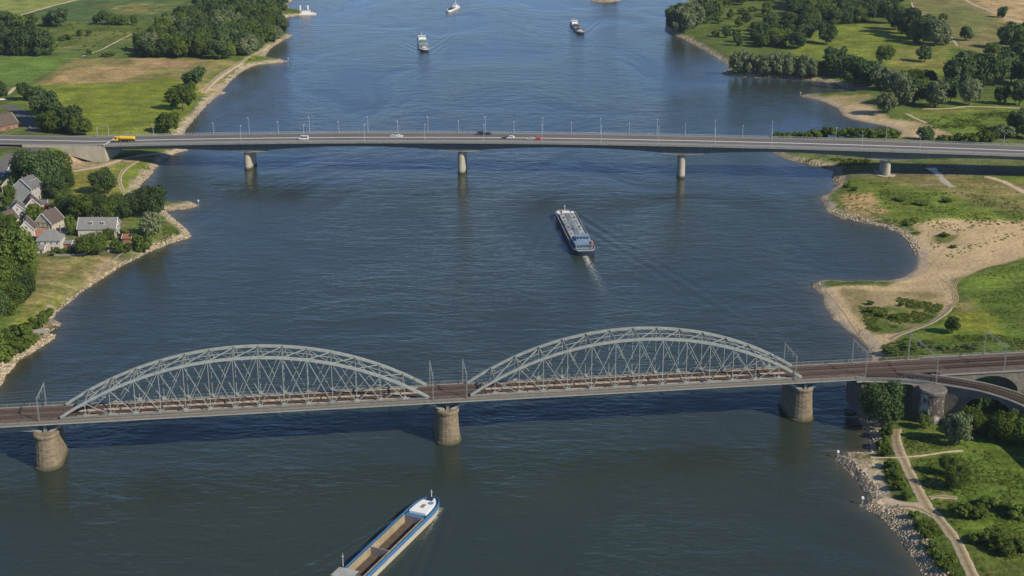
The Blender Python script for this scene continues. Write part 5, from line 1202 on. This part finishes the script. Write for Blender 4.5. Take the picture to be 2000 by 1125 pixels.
# ------------------------------------------------------------------ vehicles on the road bridge
M_yellow = mat('yellow_paint', (.78, .46, .015), .35, .05, .5, spec=.5); M_tyre = mat('tyre_rubber', (.02, .02, .02), .9); M_chassis = mat('dark_chassis', (.03, .03, .035), .7); M_vwhite = mat('white_car_paint', (.75, .75, .73), .3, spec=.5)
M_vdark = mat('dark_car_paint', (.03, .035, .05), .3, spec=.5); M_silver = mat('silver_car_paint', (.45, .47, .5), .3, spec=.5); M_vred = mat('red_car_paint', (.5, .06, .03), .3, spec=.5)
def wheels(o, xs_, half, r=.33, wd=.24):
    for x in xs_:
        for s in (-1, 1):
            b = MB(); b.rings([[(x + r * math.cos(a * .785 / 1.5), s * half - wd / 2 * s, r + r * math.sin(a * .785 / 1.5)) for a in range(12)], [(x + r * math.cos(a * .785 / 1.5), s * half + wd / 2 * s, r + r * math.sin(a * .785 / 1.5)) for a in range(12)]])
            w = b.build('wheel', M_tyre, o); b = MB(); b.rings([[(x + .55 * r * math.cos(a * 1.047), s * (half + wd / 2), r + .55 * r * math.sin(a * 1.047)) for a in range(6)], [(x + .5 * r * math.cos(a * 1.047), s * (half + wd / 2 + .02), r + .5 * r * math.sin(a * 1.047)) for a in range(6)]]); b.build('rim', M_lamp, w)
def car(px, v, m, label, L=4.4, H=1.5, W=1.8, back=False, van=False, m2=None, group=None):
    u = u_of_px(px, v); o = thing('van' if van else 'car', label, 'van' if van else 'car', rworld(u, v, zroad(u) + .07), RROT + (math.pi if back else 0), group)
    hl, hw = L / 2, W / 2
    prof = [(-hl, .35), (hl, .35), (hl, .75), (hl - .9, .92), (-hl + .15, .95), (-hl, .8)] if not van else [(-hl, .35), (hl, .35), (hl, .95), (hl - .5, 1.15), (-hl, 1.15)]
    b = MB(); b.rings([[(x, -hw, z) for x, z in prof], [(x, hw, z) for x, z in prof]]); b.build('body', m, o)
    cab = [(-hl + .25, .93), (hl - 1.1, .91), (hl - 1.9, H), (-hl + .9, H)] if not van else [(-hl, 1.15), (hl - .5, 1.15), (hl - 1.2, H), (-hl, H)]
    b = MB(); b.rings([[(x, -hw + .06, z) for x, z in cab], [(x, -hw + .2, z) for x, z in cab], [(x, hw - .2, z) for x, z in cab], [(x, hw - .06, z) for x, z in cab]]); cb = b.build('cabin', m2 or m, o)
    b = MB()
    for s in (-1, 1):
        y = s * (hw - .045); pts = [(cab[0][0] + .35, 1.0 if not van else 1.3), (cab[1][0] - .25, 1.0 if not van else 1.3), (cab[2][0] - .05, H - .14), (cab[3][0] + .1, H - .14)]; b.poly([(x, y, z) for x, z in (pts if s < 0 else reversed(pts))])
    b.poly([(cab[1][0] + .02, -hw + .25, cab[1][1] + .05), (cab[1][0] + .02, hw - .25, cab[1][1] + .05), (cab[2][0] + .04, hw - .3, H - .06), (cab[2][0] + .04, -hw + .3, H - .06)]); b.build('window', M_glass, o)
    for s in (-1, 1): b = MB(); b.box(hl - .02, hl + .03, s * (hw - .35) - .16, s * (hw - .35) + .16, .6, .76); b.build('headlight', M_white, o)
    wheels(o, (-hl + .85, hl - .85), hw - .12)
    return o
u = u_of_px(243, 5.8); o = thing('tanker_truck', 'yellow tanker truck driving left near the left end of the road bridge', 'truck', rworld(u, 5.8, zroad(u) + .07), RROT + math.pi)
b = MB(); rs = []
for x, k in ((-6.6, .75), (-6.3, .97), (-3, 1.0), (0, 1.0), (2.6, 1.0), (2.9, .75)):
    rs.append([(x, 1.25 * k * math.cos(a * math.pi / 8), 2.35 + 1.15 * k * math.sin(a * math.pi / 8)) for a in range(16)])
b.rings(rs); b.build('tank', M_yellow, o)
b = MB(); b.box(-6.6, 3.0, -1.1, 1.1, .85, 1.25); b.build('chassis', M_chassis, o)
b = MB(); pf = [(3.5, .6), (5.9, .6), (6.0, 1.7), (5.6, 3.1), (3.5, 3.15)]; b.rings([[(x, -1.22, z) for x, z in pf], [(x, 1.22, z) for x, z in pf]]); cb = b.build('cab', M_yellow, o)
b = MB(); b.poly([(5.99, -1.0, 1.75), (5.99, 1.0, 1.75), (5.66, 1.0, 2.9), (5.66, -1.0, 2.9)]); b.poly([(4.2, -1.235, 1.8), (5.6, -1.235, 1.8), (5.4, -1.235, 2.8), (4.2, -1.235, 2.8)]); b.poly([(4.2, 1.235, 2.8), (5.4, 1.235, 2.8), (5.6, 1.235, 1.8), (4.2, 1.235, 1.8)]); b.build('cab_window', M_glass, cb)
b = MB(); b.box(-6, 2.4, -.25, .25, 3.5, 3.58); b.build('catwalk', M_lamp, o)
wheels(o, (-5.6, -4.4, -3.2, 2.9 - 1.0, 4.8), 1.05, .5, .34)
car(593, 3.2, M_vwhite, 'white van heading left on the near lane of the road bridge', 5.6, 2.4, 2.0, True, True)
car(780, 9.9, M_vwhite, 'low white car at the central strip of the road bridge', 4.4, 1.4, 1.8)
car(783 - 14, 9.9, M_silver, 'small grey car just behind the low white car', 4.0, 1.4, 1.8)
car(941, 16.5, M_vdark, 'dark van on the far lane of the road bridge', 5.2, 2.1, 1.95, False, True)
car(954, 16.6, M_vdark, 'dark car right in front of the dark van on the far lane', 4.3)
car(987, 6.6, M_vdark, 'dark car leading the white car on the road bridge', 4.2, 1.45, 1.8, True)
car(997, 6.6, M_vwhite, 'white car in the middle of the road bridge behind a dark car', 5.0, 1.7, 1.85, True)
car(1036, 4.0, M_silver, 'silver car on the near lane right of the bridge centre', 4.6, 1.5, 1.8, True)
car(1050, 4.0, M_vred, 'red car close behind the silver car on the near lane', 4.2, 1.5, 1.8, True)
for px, py, m, lab in ((148, 494, M_vdark, 'dark car parked beside the garden tree below the villa'), (112, 470, M_silver, 'silver car parked behind the white villa'), (92, 408, M_vred, 'red car parked right of the tall grey house'), (14, 338, M_vwhite, 'white car on the road at the left edge'), (4, 196, M_vwhite, 'white car parked by the trees above the brick house'), (92, 266, M_silver, 'pale car waiting at the junction at the left edge')):
    p = T(px, py); c = car(800, 0, m, lab, 4.4); c.location = (p.x, p.y, p.z + .15); c.rotation_euler = (0, 0, R(40))

# ------------------------------------------------------------------ ships
M_hullblue = mat('blue_hull_paint', (.035, .12, .27), .55, .3, .6, spec=.35, col2=(.06, .18, .34)); M_hullnavy = mat('navy_hull_paint', (.02, .03, .055), .5, .2, .3); M_deckgrey = mat('pale_deck_paint', (.27, .275, .27), .7, .3, .6, col2=(.40, .39, .37)); M_holdwall = mat('hold_side_boards', (.31, .26, .17), .85, .25, .5)
M_holdfloor = mat('rusty_hold_floor', (.10, .075, .055), .9, .35, .5); M_bulk = mat('grey_bulkhead', (.22, .20, .21), .8, .15, .5); M_hatch = mat('dark_hatch', (.06, .07, .085), .8, .2, .4); M_green = mat('green_deck', (.07, .25, .19), .7, .25, .3); M_bluegrey = mat('blue_grey_roof', (.17, .25, .34), .6, .12, .5); M_orange = mat('orange_lifeboat', (.55, .19, .07), .6)
def ship_frame(key):
    bpx, spx, z = BOATS[key]; bow = G(*bpx, z); st = G(*spx, z); d = bow - st; L = math.hypot(d.x, d.y); c = (bow + st) / 2; return (c.x, c.y, 0), math.atan2(d.y, d.x), L
def outline(L, B, bl, sl_, n=8, inset=0.0):
    h, w = L / 2, B / 2; pts = []
    for i in range(n + 1): t = i / n; a = t * math.pi / 2; pts.append((h - bl + bl * math.sin(a) - inset * math.sin(a), (w - inset) * math.cos(a) ** .75 if i < n else 0))
    right = [(x, -y) for x, y in pts]; left = [(x, y) for x, y in reversed(pts[:-1])]
    st = []
    for i in range(5): t = i / 4; a = t * math.pi / 2; st.append((-h + sl_ - sl_ * math.sin(a) + inset * math.sin(a), (w - inset) * (1 - .30 * math.sin(a) ** 2)))
    return right + left + st + [(x, -y) for x, y in reversed(st)]
def ring_strip(b, outer, inner, z):
    n = len(outer)
    for i in range(n): j = (i + 1) % n; b.quad((*outer[i], z), (*outer[j], z), (*inner[j], z), (*inner[i], z))
def hull(o, L, B, zd, m, m_trim, bl, sl_):
    ol = outline(L, B, bl, sl_); b = MB(); lo_ = [(x * .985 - .2, y * .97) for x, y in ol]
    b.rings([[(x, y, -.6) for x, y in lo_], [(x, y, zd * .55) for x, y in ol], [(x, y, zd) for x, y in ol]], cap=False); b.build('hull', m, o)
    il = outline(L, B, bl, sl_, inset=.22); b = MB(); rs = [(x, y, zd) for x, y in ol], [(x, y, zd + .55) for x, y in ol], [(x, y, zd + .55) for x, y in il], [(x, y, zd) for x, y in il]
    b.rings(rs, cap=False); b.build('bulwark', m_trim, o); return ol, il
def open_hold(o, L, B, zd, x0, x1, gw, depth, m_deck, m_wall, m_floor, il):
    """decks with a rectangular opening, side walls and a floor below"""
    hw = B / 2 - gw; b = MB()
    fr = [(x, y) for x, y in il if x > x1]; fr.sort(key=lambda p: math.atan2(p[1], p[0] - x1)); b.poly([(x1, -hw - gw + .24, zd)] + [(x, y, zd) for x, y in fr] + [(x1, hw + gw - .24, zd)])
    b.build('foredeck', m_deck[0], o); b = MB()
    af = [(x, y) for x, y in il if x < x0]; af.sort(key=lambda p: -math.atan2(p[1], -(p[0] - x0))); b.poly([(x0, hw + gw - .24, zd)] + [(x, y, zd) for x, y in af] + [(x0, -hw - gw + .24, zd)])
    b.build('after_deck', m_deck[0], o)
    for s in (-1, 1): b = MB(); b.box(x0, x1, min(s * hw, s * (hw + gw - .2)), max(s * hw, s * (hw + gw - .2)), zd - .1, zd + .02); b.build('side_deck', m_deck[1], o)
    t = .18; zc = zd + .45
    for s in (-1, 1): b = MB(); b.box(x0, x1, min(s * hw, s * (hw - t)), max(s * hw, s * (hw - t)), zd - depth, zc); b.build('hold_side', m_wall, o)
    b = MB(); b.box(x0, x0 + t, -hw + t, hw - t, zd - depth, zc); b.build('hold_bulkhead', M_bulk, o); b = MB(); b.box(x1 - t, x1, -hw + t, hw - t, zd - depth, zc); b.build('hold_bulkhead', M_bulk, o)
    b = MB(); b.box(x0 + t, x1 - t, -hw + t, hw - t, zd - depth, zd - depth + .1); b.build('hold_floor', m_floor, o)
    return hw
def wheelhouse(o, x, w, l, z, h, m, roof_m, parent_name='wheelhouse', roof_over=.4):
    b = MB(); b.box(x - l / 2, x + l / 2, -w / 2, w / 2, z, z + h); wh = b.build(parent_name, m, o)
    b = MB(); b.box(x - l / 2 - roof_over, x + l / 2 + roof_over, -w / 2 - roof_over, w / 2 + roof_over, z + h, z + h + .16); b.build('roof', roof_m, wh)
    for s in (-1, 1):
        n = max(2, int(l / 1.4))
        for k in range(n): a = x - l / 2 + l * (k + .15) / n; b = MB(); b.box(a, a + l * .7 / n, s * w / 2 - .03, s * w / 2 + .03, z + h * .45, z + h * .85); b.build('window', M_glass, wh)
        n = max(2, int(w / 1.4))
        for k in range(n): a = -w / 2 + w * (k + .15) / n; b = MB(); b.box(x + s * l / 2 - .03, x + s * l / 2 + .03, a, a + w * .7 / n, z + h * .45, z + h * .85); b.build('window', M_glass, wh)
    return wh
def mast(o, x, y, z, h, r=.1):
    b = MB(); b.tube([(x, y, z), (x, y, z + h)], [r, r * .6], 6); b.box(x - .04, x + .04, y - .35, y + .35, z + h * .75, z + h * .8); b.build('mast', M_white, o)
def bollards(o, pts, z, m=M_chassis):
    for x, y in pts: b = MB(); b.tube([(x, y, z), (x, y, z + .6)], .22, 6); b.build('bollard', m, o)
# 1 the empty blue barge in the foreground
loc, rot, L = ship_frame('hopper'); B = 7.9; zd = 2.5
o = thing('cargo_barge', 'blue and white cargo barge with empty open hold in the foreground', 'barge', loc, rot)
ol, il = hull(o, L, B, zd, M_cream, M_hullblue, 9.5, 4)
b = MB(); rs = [[(x, y * 1.004, zd - .75) for x, y in ol], [(x, y * 1.004, zd) for x, y in ol]]; b.rings([[(x * 1.001, y * 1.008, z) for x, y, z in r_] for r_ in rs], cap=False); b.build('blue_strake', M_hullblue, o)
xa, xb = -L / 2 + 13.5, L / 2 - 13.5
hw = open_hold(o, L, B, zd, xa, xb, .8, 2.2, (M_hullblue, M_hullblue), M_holdwall, M_holdfloor, il)
b = MB(); b.box(xa + (xb - xa) * .42, xa + (xb - xa) * .42 + .35, -hw + .18, hw - .18, zd - 2.1, zd + .44); b.build('dividing_bulkhead', M_bulk, o)
b = MB(); fo_ = [(x, y) for x, y in outline(L, B, 9.5, 4, inset=1.15) if x > L / 2 - 9.6]; fo_.sort(key=lambda p: math.atan2(p[1], p[0] - (L / 2 - 11))); b.prism([(L / 2 - 11.2, -B / 2 + 1.2)] + fo_ + [(L / 2 - 11.2, B / 2 - 1.2)], zd + .02, zd + .75); b.build('white_foredeck', M_white, o)
b = MB(); b.box(L / 2 - 8.3, L / 2 - 6.3, -.5, .5, zd + .75, zd + 1.0); b.build('hatch_cover', M_bulk, o)
b = MB(); b.tube([(L / 2 - 4.8, -1.4, zd + .75), (L / 2 - 4.8, -1.4, zd + 1.0)], .8, 12); b.build('round_hatch', M_bluegrey, o)
b = MB(); b.box(L / 2 - 3.4, L / 2 - 2.0, -.9, .9, zd + .75, zd + 1.5); b.build('anchor_winch', M_hullnavy, o)
mast(o, L / 2 - 1.3, .2, zd + .5, 2.9, .12); bollards(o, [(L / 2 - 12.2, 3.2), (L / 2 - 12.2, -3.2), (xa - 1, 3.3), (xa - 1, -3.3)], zd)
b = MB(); b.box(-L / 2 + 1.2, -L / 2 + 11.5, -3.3, 3.3, zd, zd + 1.4); b.build('deckhouse', M_white, o)
wheelhouse(o, -L / 2 + 9.2, 4.4, 3.2, zd + 1.4, 1.6, M_deckgrey, M_deckgrey, roof_over=.8); wheelhouse(o, -L / 2 + 4.0, 5.6, 4.2, zd + 1.4, .9, M_hullblue, M_deckgrey, 'cabin_top')
mast(o, -L / 2 + 11.2, 1.6, zd + 3.8, 4.0, .08)
for s in (-1, 1):
    for k in range(10): x = xa + (xb - xa) * (k + .5) / 10; b = MB(); b.box(x - .12, x + .12, s * (hw + .02) - .06, s * (hw + .02) + .06, zd, zd + .42); b.build('coaming_stay', M_hullblue, o)
# 2 the tanker between the bridges
loc, rot, L = ship_frame('tanker'); B = 10.8; zd = 2.3
o = thing('tanker_barge', 'long navy tanker barge with pale pipe-covered deck between the two bridges', 'tanker', loc, rot)
ol, il = hull(o, L, B, zd, M_hullnavy, M_deckgrey, 6.0, 5.5)
b = MB(); b.poly([(x, y, zd) for x, y in il]); b.build('deck', M_hullnavy, o)
b = MB(); b.box(-L / 2 + 17, L / 2 - 8.5, -B / 2 + 1.3, B / 2 - 1.3, zd, zd + 1.1); b.build('tank_trunk', M_deckgrey, o)
for y in (-.9, -.3, .3, .9): b = MB(); b.tube([(-L / 2 + 18, y, zd + 1.45), (L / 2 - 10, y, zd + 1.45)], .14, 6); b.build('cargo_pipe', M_steel_d if y < 0 else M_bluegrey, o)
for f in (.35, .62):
    x = -L / 2 + 17 + (L - 25) * f; b = MB(); b.tube([(x, -4, zd + 1.5), (x, 4, zd + 1.5)], .16, 6); b.tube([(x + 1, -4, zd + 1.5), (x + 1, 4, zd + 1.5)], .16, 6); b.box(x - .3, x + 1.3, -.9, .9, zd + 1.1, zd + 2.0); b.build('manifold', M_bluegrey, o)
for k in range(8):
    x = -L / 2 + 20 + (L - 32) * k / 7
    for s in (-1, 1): b = MB(); b.tube([(x, s * 2.7, zd + 1.1), (x, s * 2.7, zd + 1.5)], .6, 10); b.build('tank_hatch', M_hullnavy if k % 3 == 0 else M_bluegrey, o)
b = MB(); b.tube([(L / 2 - 30, 1.8, zd + 1.1), (L / 2 - 30, 1.8, zd + 4)], .25, 6); b.beam((L / 2 - 30, 1.8, zd + 3.9), (L / 2 - 41, 0, zd + 2.6), .3); b.build('hose_crane', M_deckgrey, o)
b = MB(); b.box(L / 2 - 7.5, L / 2 - 5.0, -2.0, 2.0, zd, zd + 1.2); b.build('fore_locker', M_white, o)
for s in (-1, 1): b = MB(); b.box(L / 2 - 8.2, L / 2 - 3.4, s * 3.6 - .8, s * 3.6 + .8, zd, zd + .5); b.build('bow_step', M_white, o)
mast(o, L / 2 - 2.0, 0, zd, 3.8, .12)
b = MB(); b.box(-L / 2 + 3.0, -L / 2 + 15.5, -4.1, 4.1, zd, zd + 2.3); dh = b.build('deckhouse', M_bluegrey, o)
b = MB(); b.box(-L / 2 + 2.7, -L / 2 + 15.8, -4.4, 4.4, zd + 2.3, zd + 2.45); b.build('roof', M_bluegrey, dh)
for k in range(5): b = MB(); b.box(-L / 2 + 2.95, -L / 2 + 3.02, -3.6 + k * 1.5, -2.5 + k * 1.5, zd + 1.0, zd + 1.8); b.build('window', M_glass, dh)
wheelhouse(o, -L / 2 + 11.0, 6.0, 4.4, zd + 2.45, 2.2, M_bluegrey, M_bluegrey)
mast(o, -L / 2 + 13.8, 0, zd + 4.6, 4.0, .1)
b = MB(); b.tube([(-L / 2 + 2.2, -3.5, zd), (-L / 2 + 2.2, -3.5, zd + 3.6)], .12, 6); b.build('flag_pole', M_orange, o)
b = MB(); b.rings([[(-L / 2 + 3.2 + dx, -4.0 + dy, zd + 2.9 + dz) for dx, dy, dz in ((0, .5, 0), (0, .4, .5), (0, -.4, .5), (0, -.5, 0))], [(-L / 2 + 6.4 + dx, -4.0 + dy, zd + 2.9 + dz) for dx, dy, dz in ((0, .3, 0), (0, .25, .5), (0, -.25, .5), (0, -.3, 0))]]); b.build('lifeboat', M_orange, o)
# 3 and 4 cargo ships beyond the road bridge
def cargo(key, B, label, hold_m, trim, hull_m, green=False):
    loc, rot, L = ship_frame(key); zd = 2.2; o = thing('cargo_ship', label, 'cargo ship', loc, rot)
    ol, il = hull(o, L, B, zd, hull_m, trim, B * .75, 4); o.scale = (.93, .82, .8); xa, xb = -L / 2 + L * .24, L / 2 - L * .17
    hw = open_hold(o, L, B, zd, xa, xb, .9, 1.6, (M_deckgrey, M_deckgrey), M_deckgrey, hold_m, il)
    n = 6
    for k in range(n):
        x0 = xa + .4 + (xb - xa - .8) * k / n; x1 = x0 + (xb - xa - .8) / n - .25; b = MB(); zz = zd + .5 + (.35 if k % 2 else 0)
        b.rings([[(x0, -hw + .25, zz), (x0, -hw * .4, zz + .5), (x0, hw * .4, zz + .5), (x0, hw - .25, zz)], [(x1, -hw + .25, zz), (x1, -hw * .4, zz + .5), (x1, hw * .4, zz + .5), (x1, hw - .25, zz)]]); b.build('hatch_cover', M_green if (green and k in (0, 1, 3)) else hold_m, o)
    b = MB(); b.box(-L / 2 + 2, xa - 1.5, -B / 2 + 1.2, B / 2 - 1.2, zd, zd + 2.2); b.build('deckhouse', M_white, o)
    wheelhouse(o, xa - 4.5, B * .72, 3.8, zd + 2.2, 2.3, M_white, M_white, roof_over=.5); mast(o, -L / 2 + 3, 0, zd + 2.2, 4.5, .18); mast(o, L / 2 - 2.5, 0, zd, 4.5, .18)
    b = MB(); b.box(xb + 1, xb + 4.5, -2.2, 2.2, zd, zd + 1.3); b.build('fore_locker', M_white, o)
    b = MB(); b.box(xb + 5, xb + 6.2, -1.4, 1.4, zd, zd + 1.0); b.build('anchor_winch', M_bluegrey, o)
    b = MB(); b.box(xa + (xb - xa) * .62, xa + (xb - xa) * .62 + .5, -hw, hw, zd + .7, zd + 1.5); b.build('gantry_rail', M_white, o)
    return o
cargo('cargo', 10.6, 'white cargo ship with green hatches coming down the middle of the river', M_bulk, M_vwhite, M_hullnavy, True)
cargo('dark', 9.6, 'dark holded cargo ship with white bow, right of the river middle', M_hatch, M_deckgrey, M_hullnavy)
loc, rot, L = ship_frame('small'); B = 8.0; zd = 1.9
o = thing('passenger_ship', 'small white passenger ship near the top edge of the river', 'ship', loc, rot); o.scale = (.9, .8, .8)
ol, il = hull(o, L, B, zd, M_vwhite, M_vwhite, 7, 3)
b = MB(); b.poly([(x, y, zd) for x, y in il]); b.build('deck', M_hatch, o)
b = MB(); b.box(-L * .38, -L * .12, -2.6, 2.6, zd, zd + 2.4); b.build('deckhouse', M_vwhite, o); wheelhouse(o, -L * .22, 4, 4, zd + 2.4, 2.2, M_vwhite, M_vwhite)
b = MB(); b.box(L * .02, L * .26, -2.2, 2.2, zd, zd + 1.6); b.build('fore_cabin', M_hatch, o); mast(o, -L * .3, 0, zd + 2.4, 7, .3)
# landing stage with two white dolphins on the far left groyne
p = G(592, 29, 0); o = thing('landing_stage', 'white landing stage with two tall white posts on the far left shore', 'landing stage', (p.x, p.y, 0), R(6))
b = MB(); b.box(-18, 14, -2.5, 2.5, -.5, 1.4); b.build('pontoon', M_vwhite, o)
for x in (-2.5, 5.5): b = MB(); b.box(x - .8, x + .8, -.8, .8, 1.4, 10); b.build('post', M_vwhite, o)
b = MB(); b.box(-1.5, 8, -1.8, 1.8, 1.4, 5.2); b.build('cabin', M_vwhite, o); b = MB(); b.box(-2, 8.5, -2.2, 2.2, 5.2, 5.5); b.build('roof', M_bluegrey, o)
b = MB(); b.beam((-18, 0, 1.3), (-40, 10, 3.0), 1.8, .3); b.build('gangway', M_lamp, o)
p = G(549, 14, 4); o = thing('hut', 'small pale hut at the edge of the wood by the landing stage', 'hut', (p.x, p.y, hgt(p.x, p.y)), 0)
b = MB(); b.box(-4, 4, -3, 3, 0, 4); b.build('wall', M_render, o); b = MB(); b.rings([[(-4.5, -3.5, 4), (-4.5, 0, 7), (-4.5, 3.5, 4)], [(4.5, -3.5, 4), (4.5, 0, 7), (4.5, 3.5, 4)]]); b.build('roof', M_slate_l, o)
# navigation marks on the groyne heads
for px, py, lab in ((388, 400, 'small white mark at the tip of the left groyne'), (1636, 895, 'small white mark at the tip of the lower right groyne'), (1684, 986, 'small white mark at the second groyne on the lower right'), (563, 119, 'small mark at the tip of the upper left groyne'), (1563, 187, 'small mark at the tip of the upper right sandbar')):
    p = G(px, py, 0); o = thing('groyne_mark', lab, 'marker', (p.x, p.y, -.3), 0); b = MB(); b.tube([(0, 0, 0), (0, 0, 2.4)], .12, 6); b.build('post', M_lamp, o); b = MB(); b.box(-.35, .35, -.35, .35, 2.4, 3.0); b.build('topmark', M_white, o)
# driftwood on the sand
for px, py, lab in ((1678, 655, 'bare dead branch standing on the sandy beach above the railway'), (1700, 690, 'second dead branch on the sand nearest the railway railing')):
    p = T(px, py); o = thing('dead_branch', lab, 'branch', p, 0); b = MB(); b.tube([(0, 0, -.2), (.2, 0, 1.6), (.8, .2, 3.0)], [.16, .12, .05], 5); b.tube([(.2, 0, 1.6), (-.7, .2, 2.7)], [.09, .03], 5); b.tube([(.4, 0, 2.2), (1.3, -.3, 2.6)], [.07, .03], 5); b.build('stem', M_bark, o)
for o in list(bpy.data.objects):
    if o.type == 'MESH' and o.name.startswith('hull'): o.data.polygons.foreach_set('use_smooth', [True] * len(o.data.polygons))
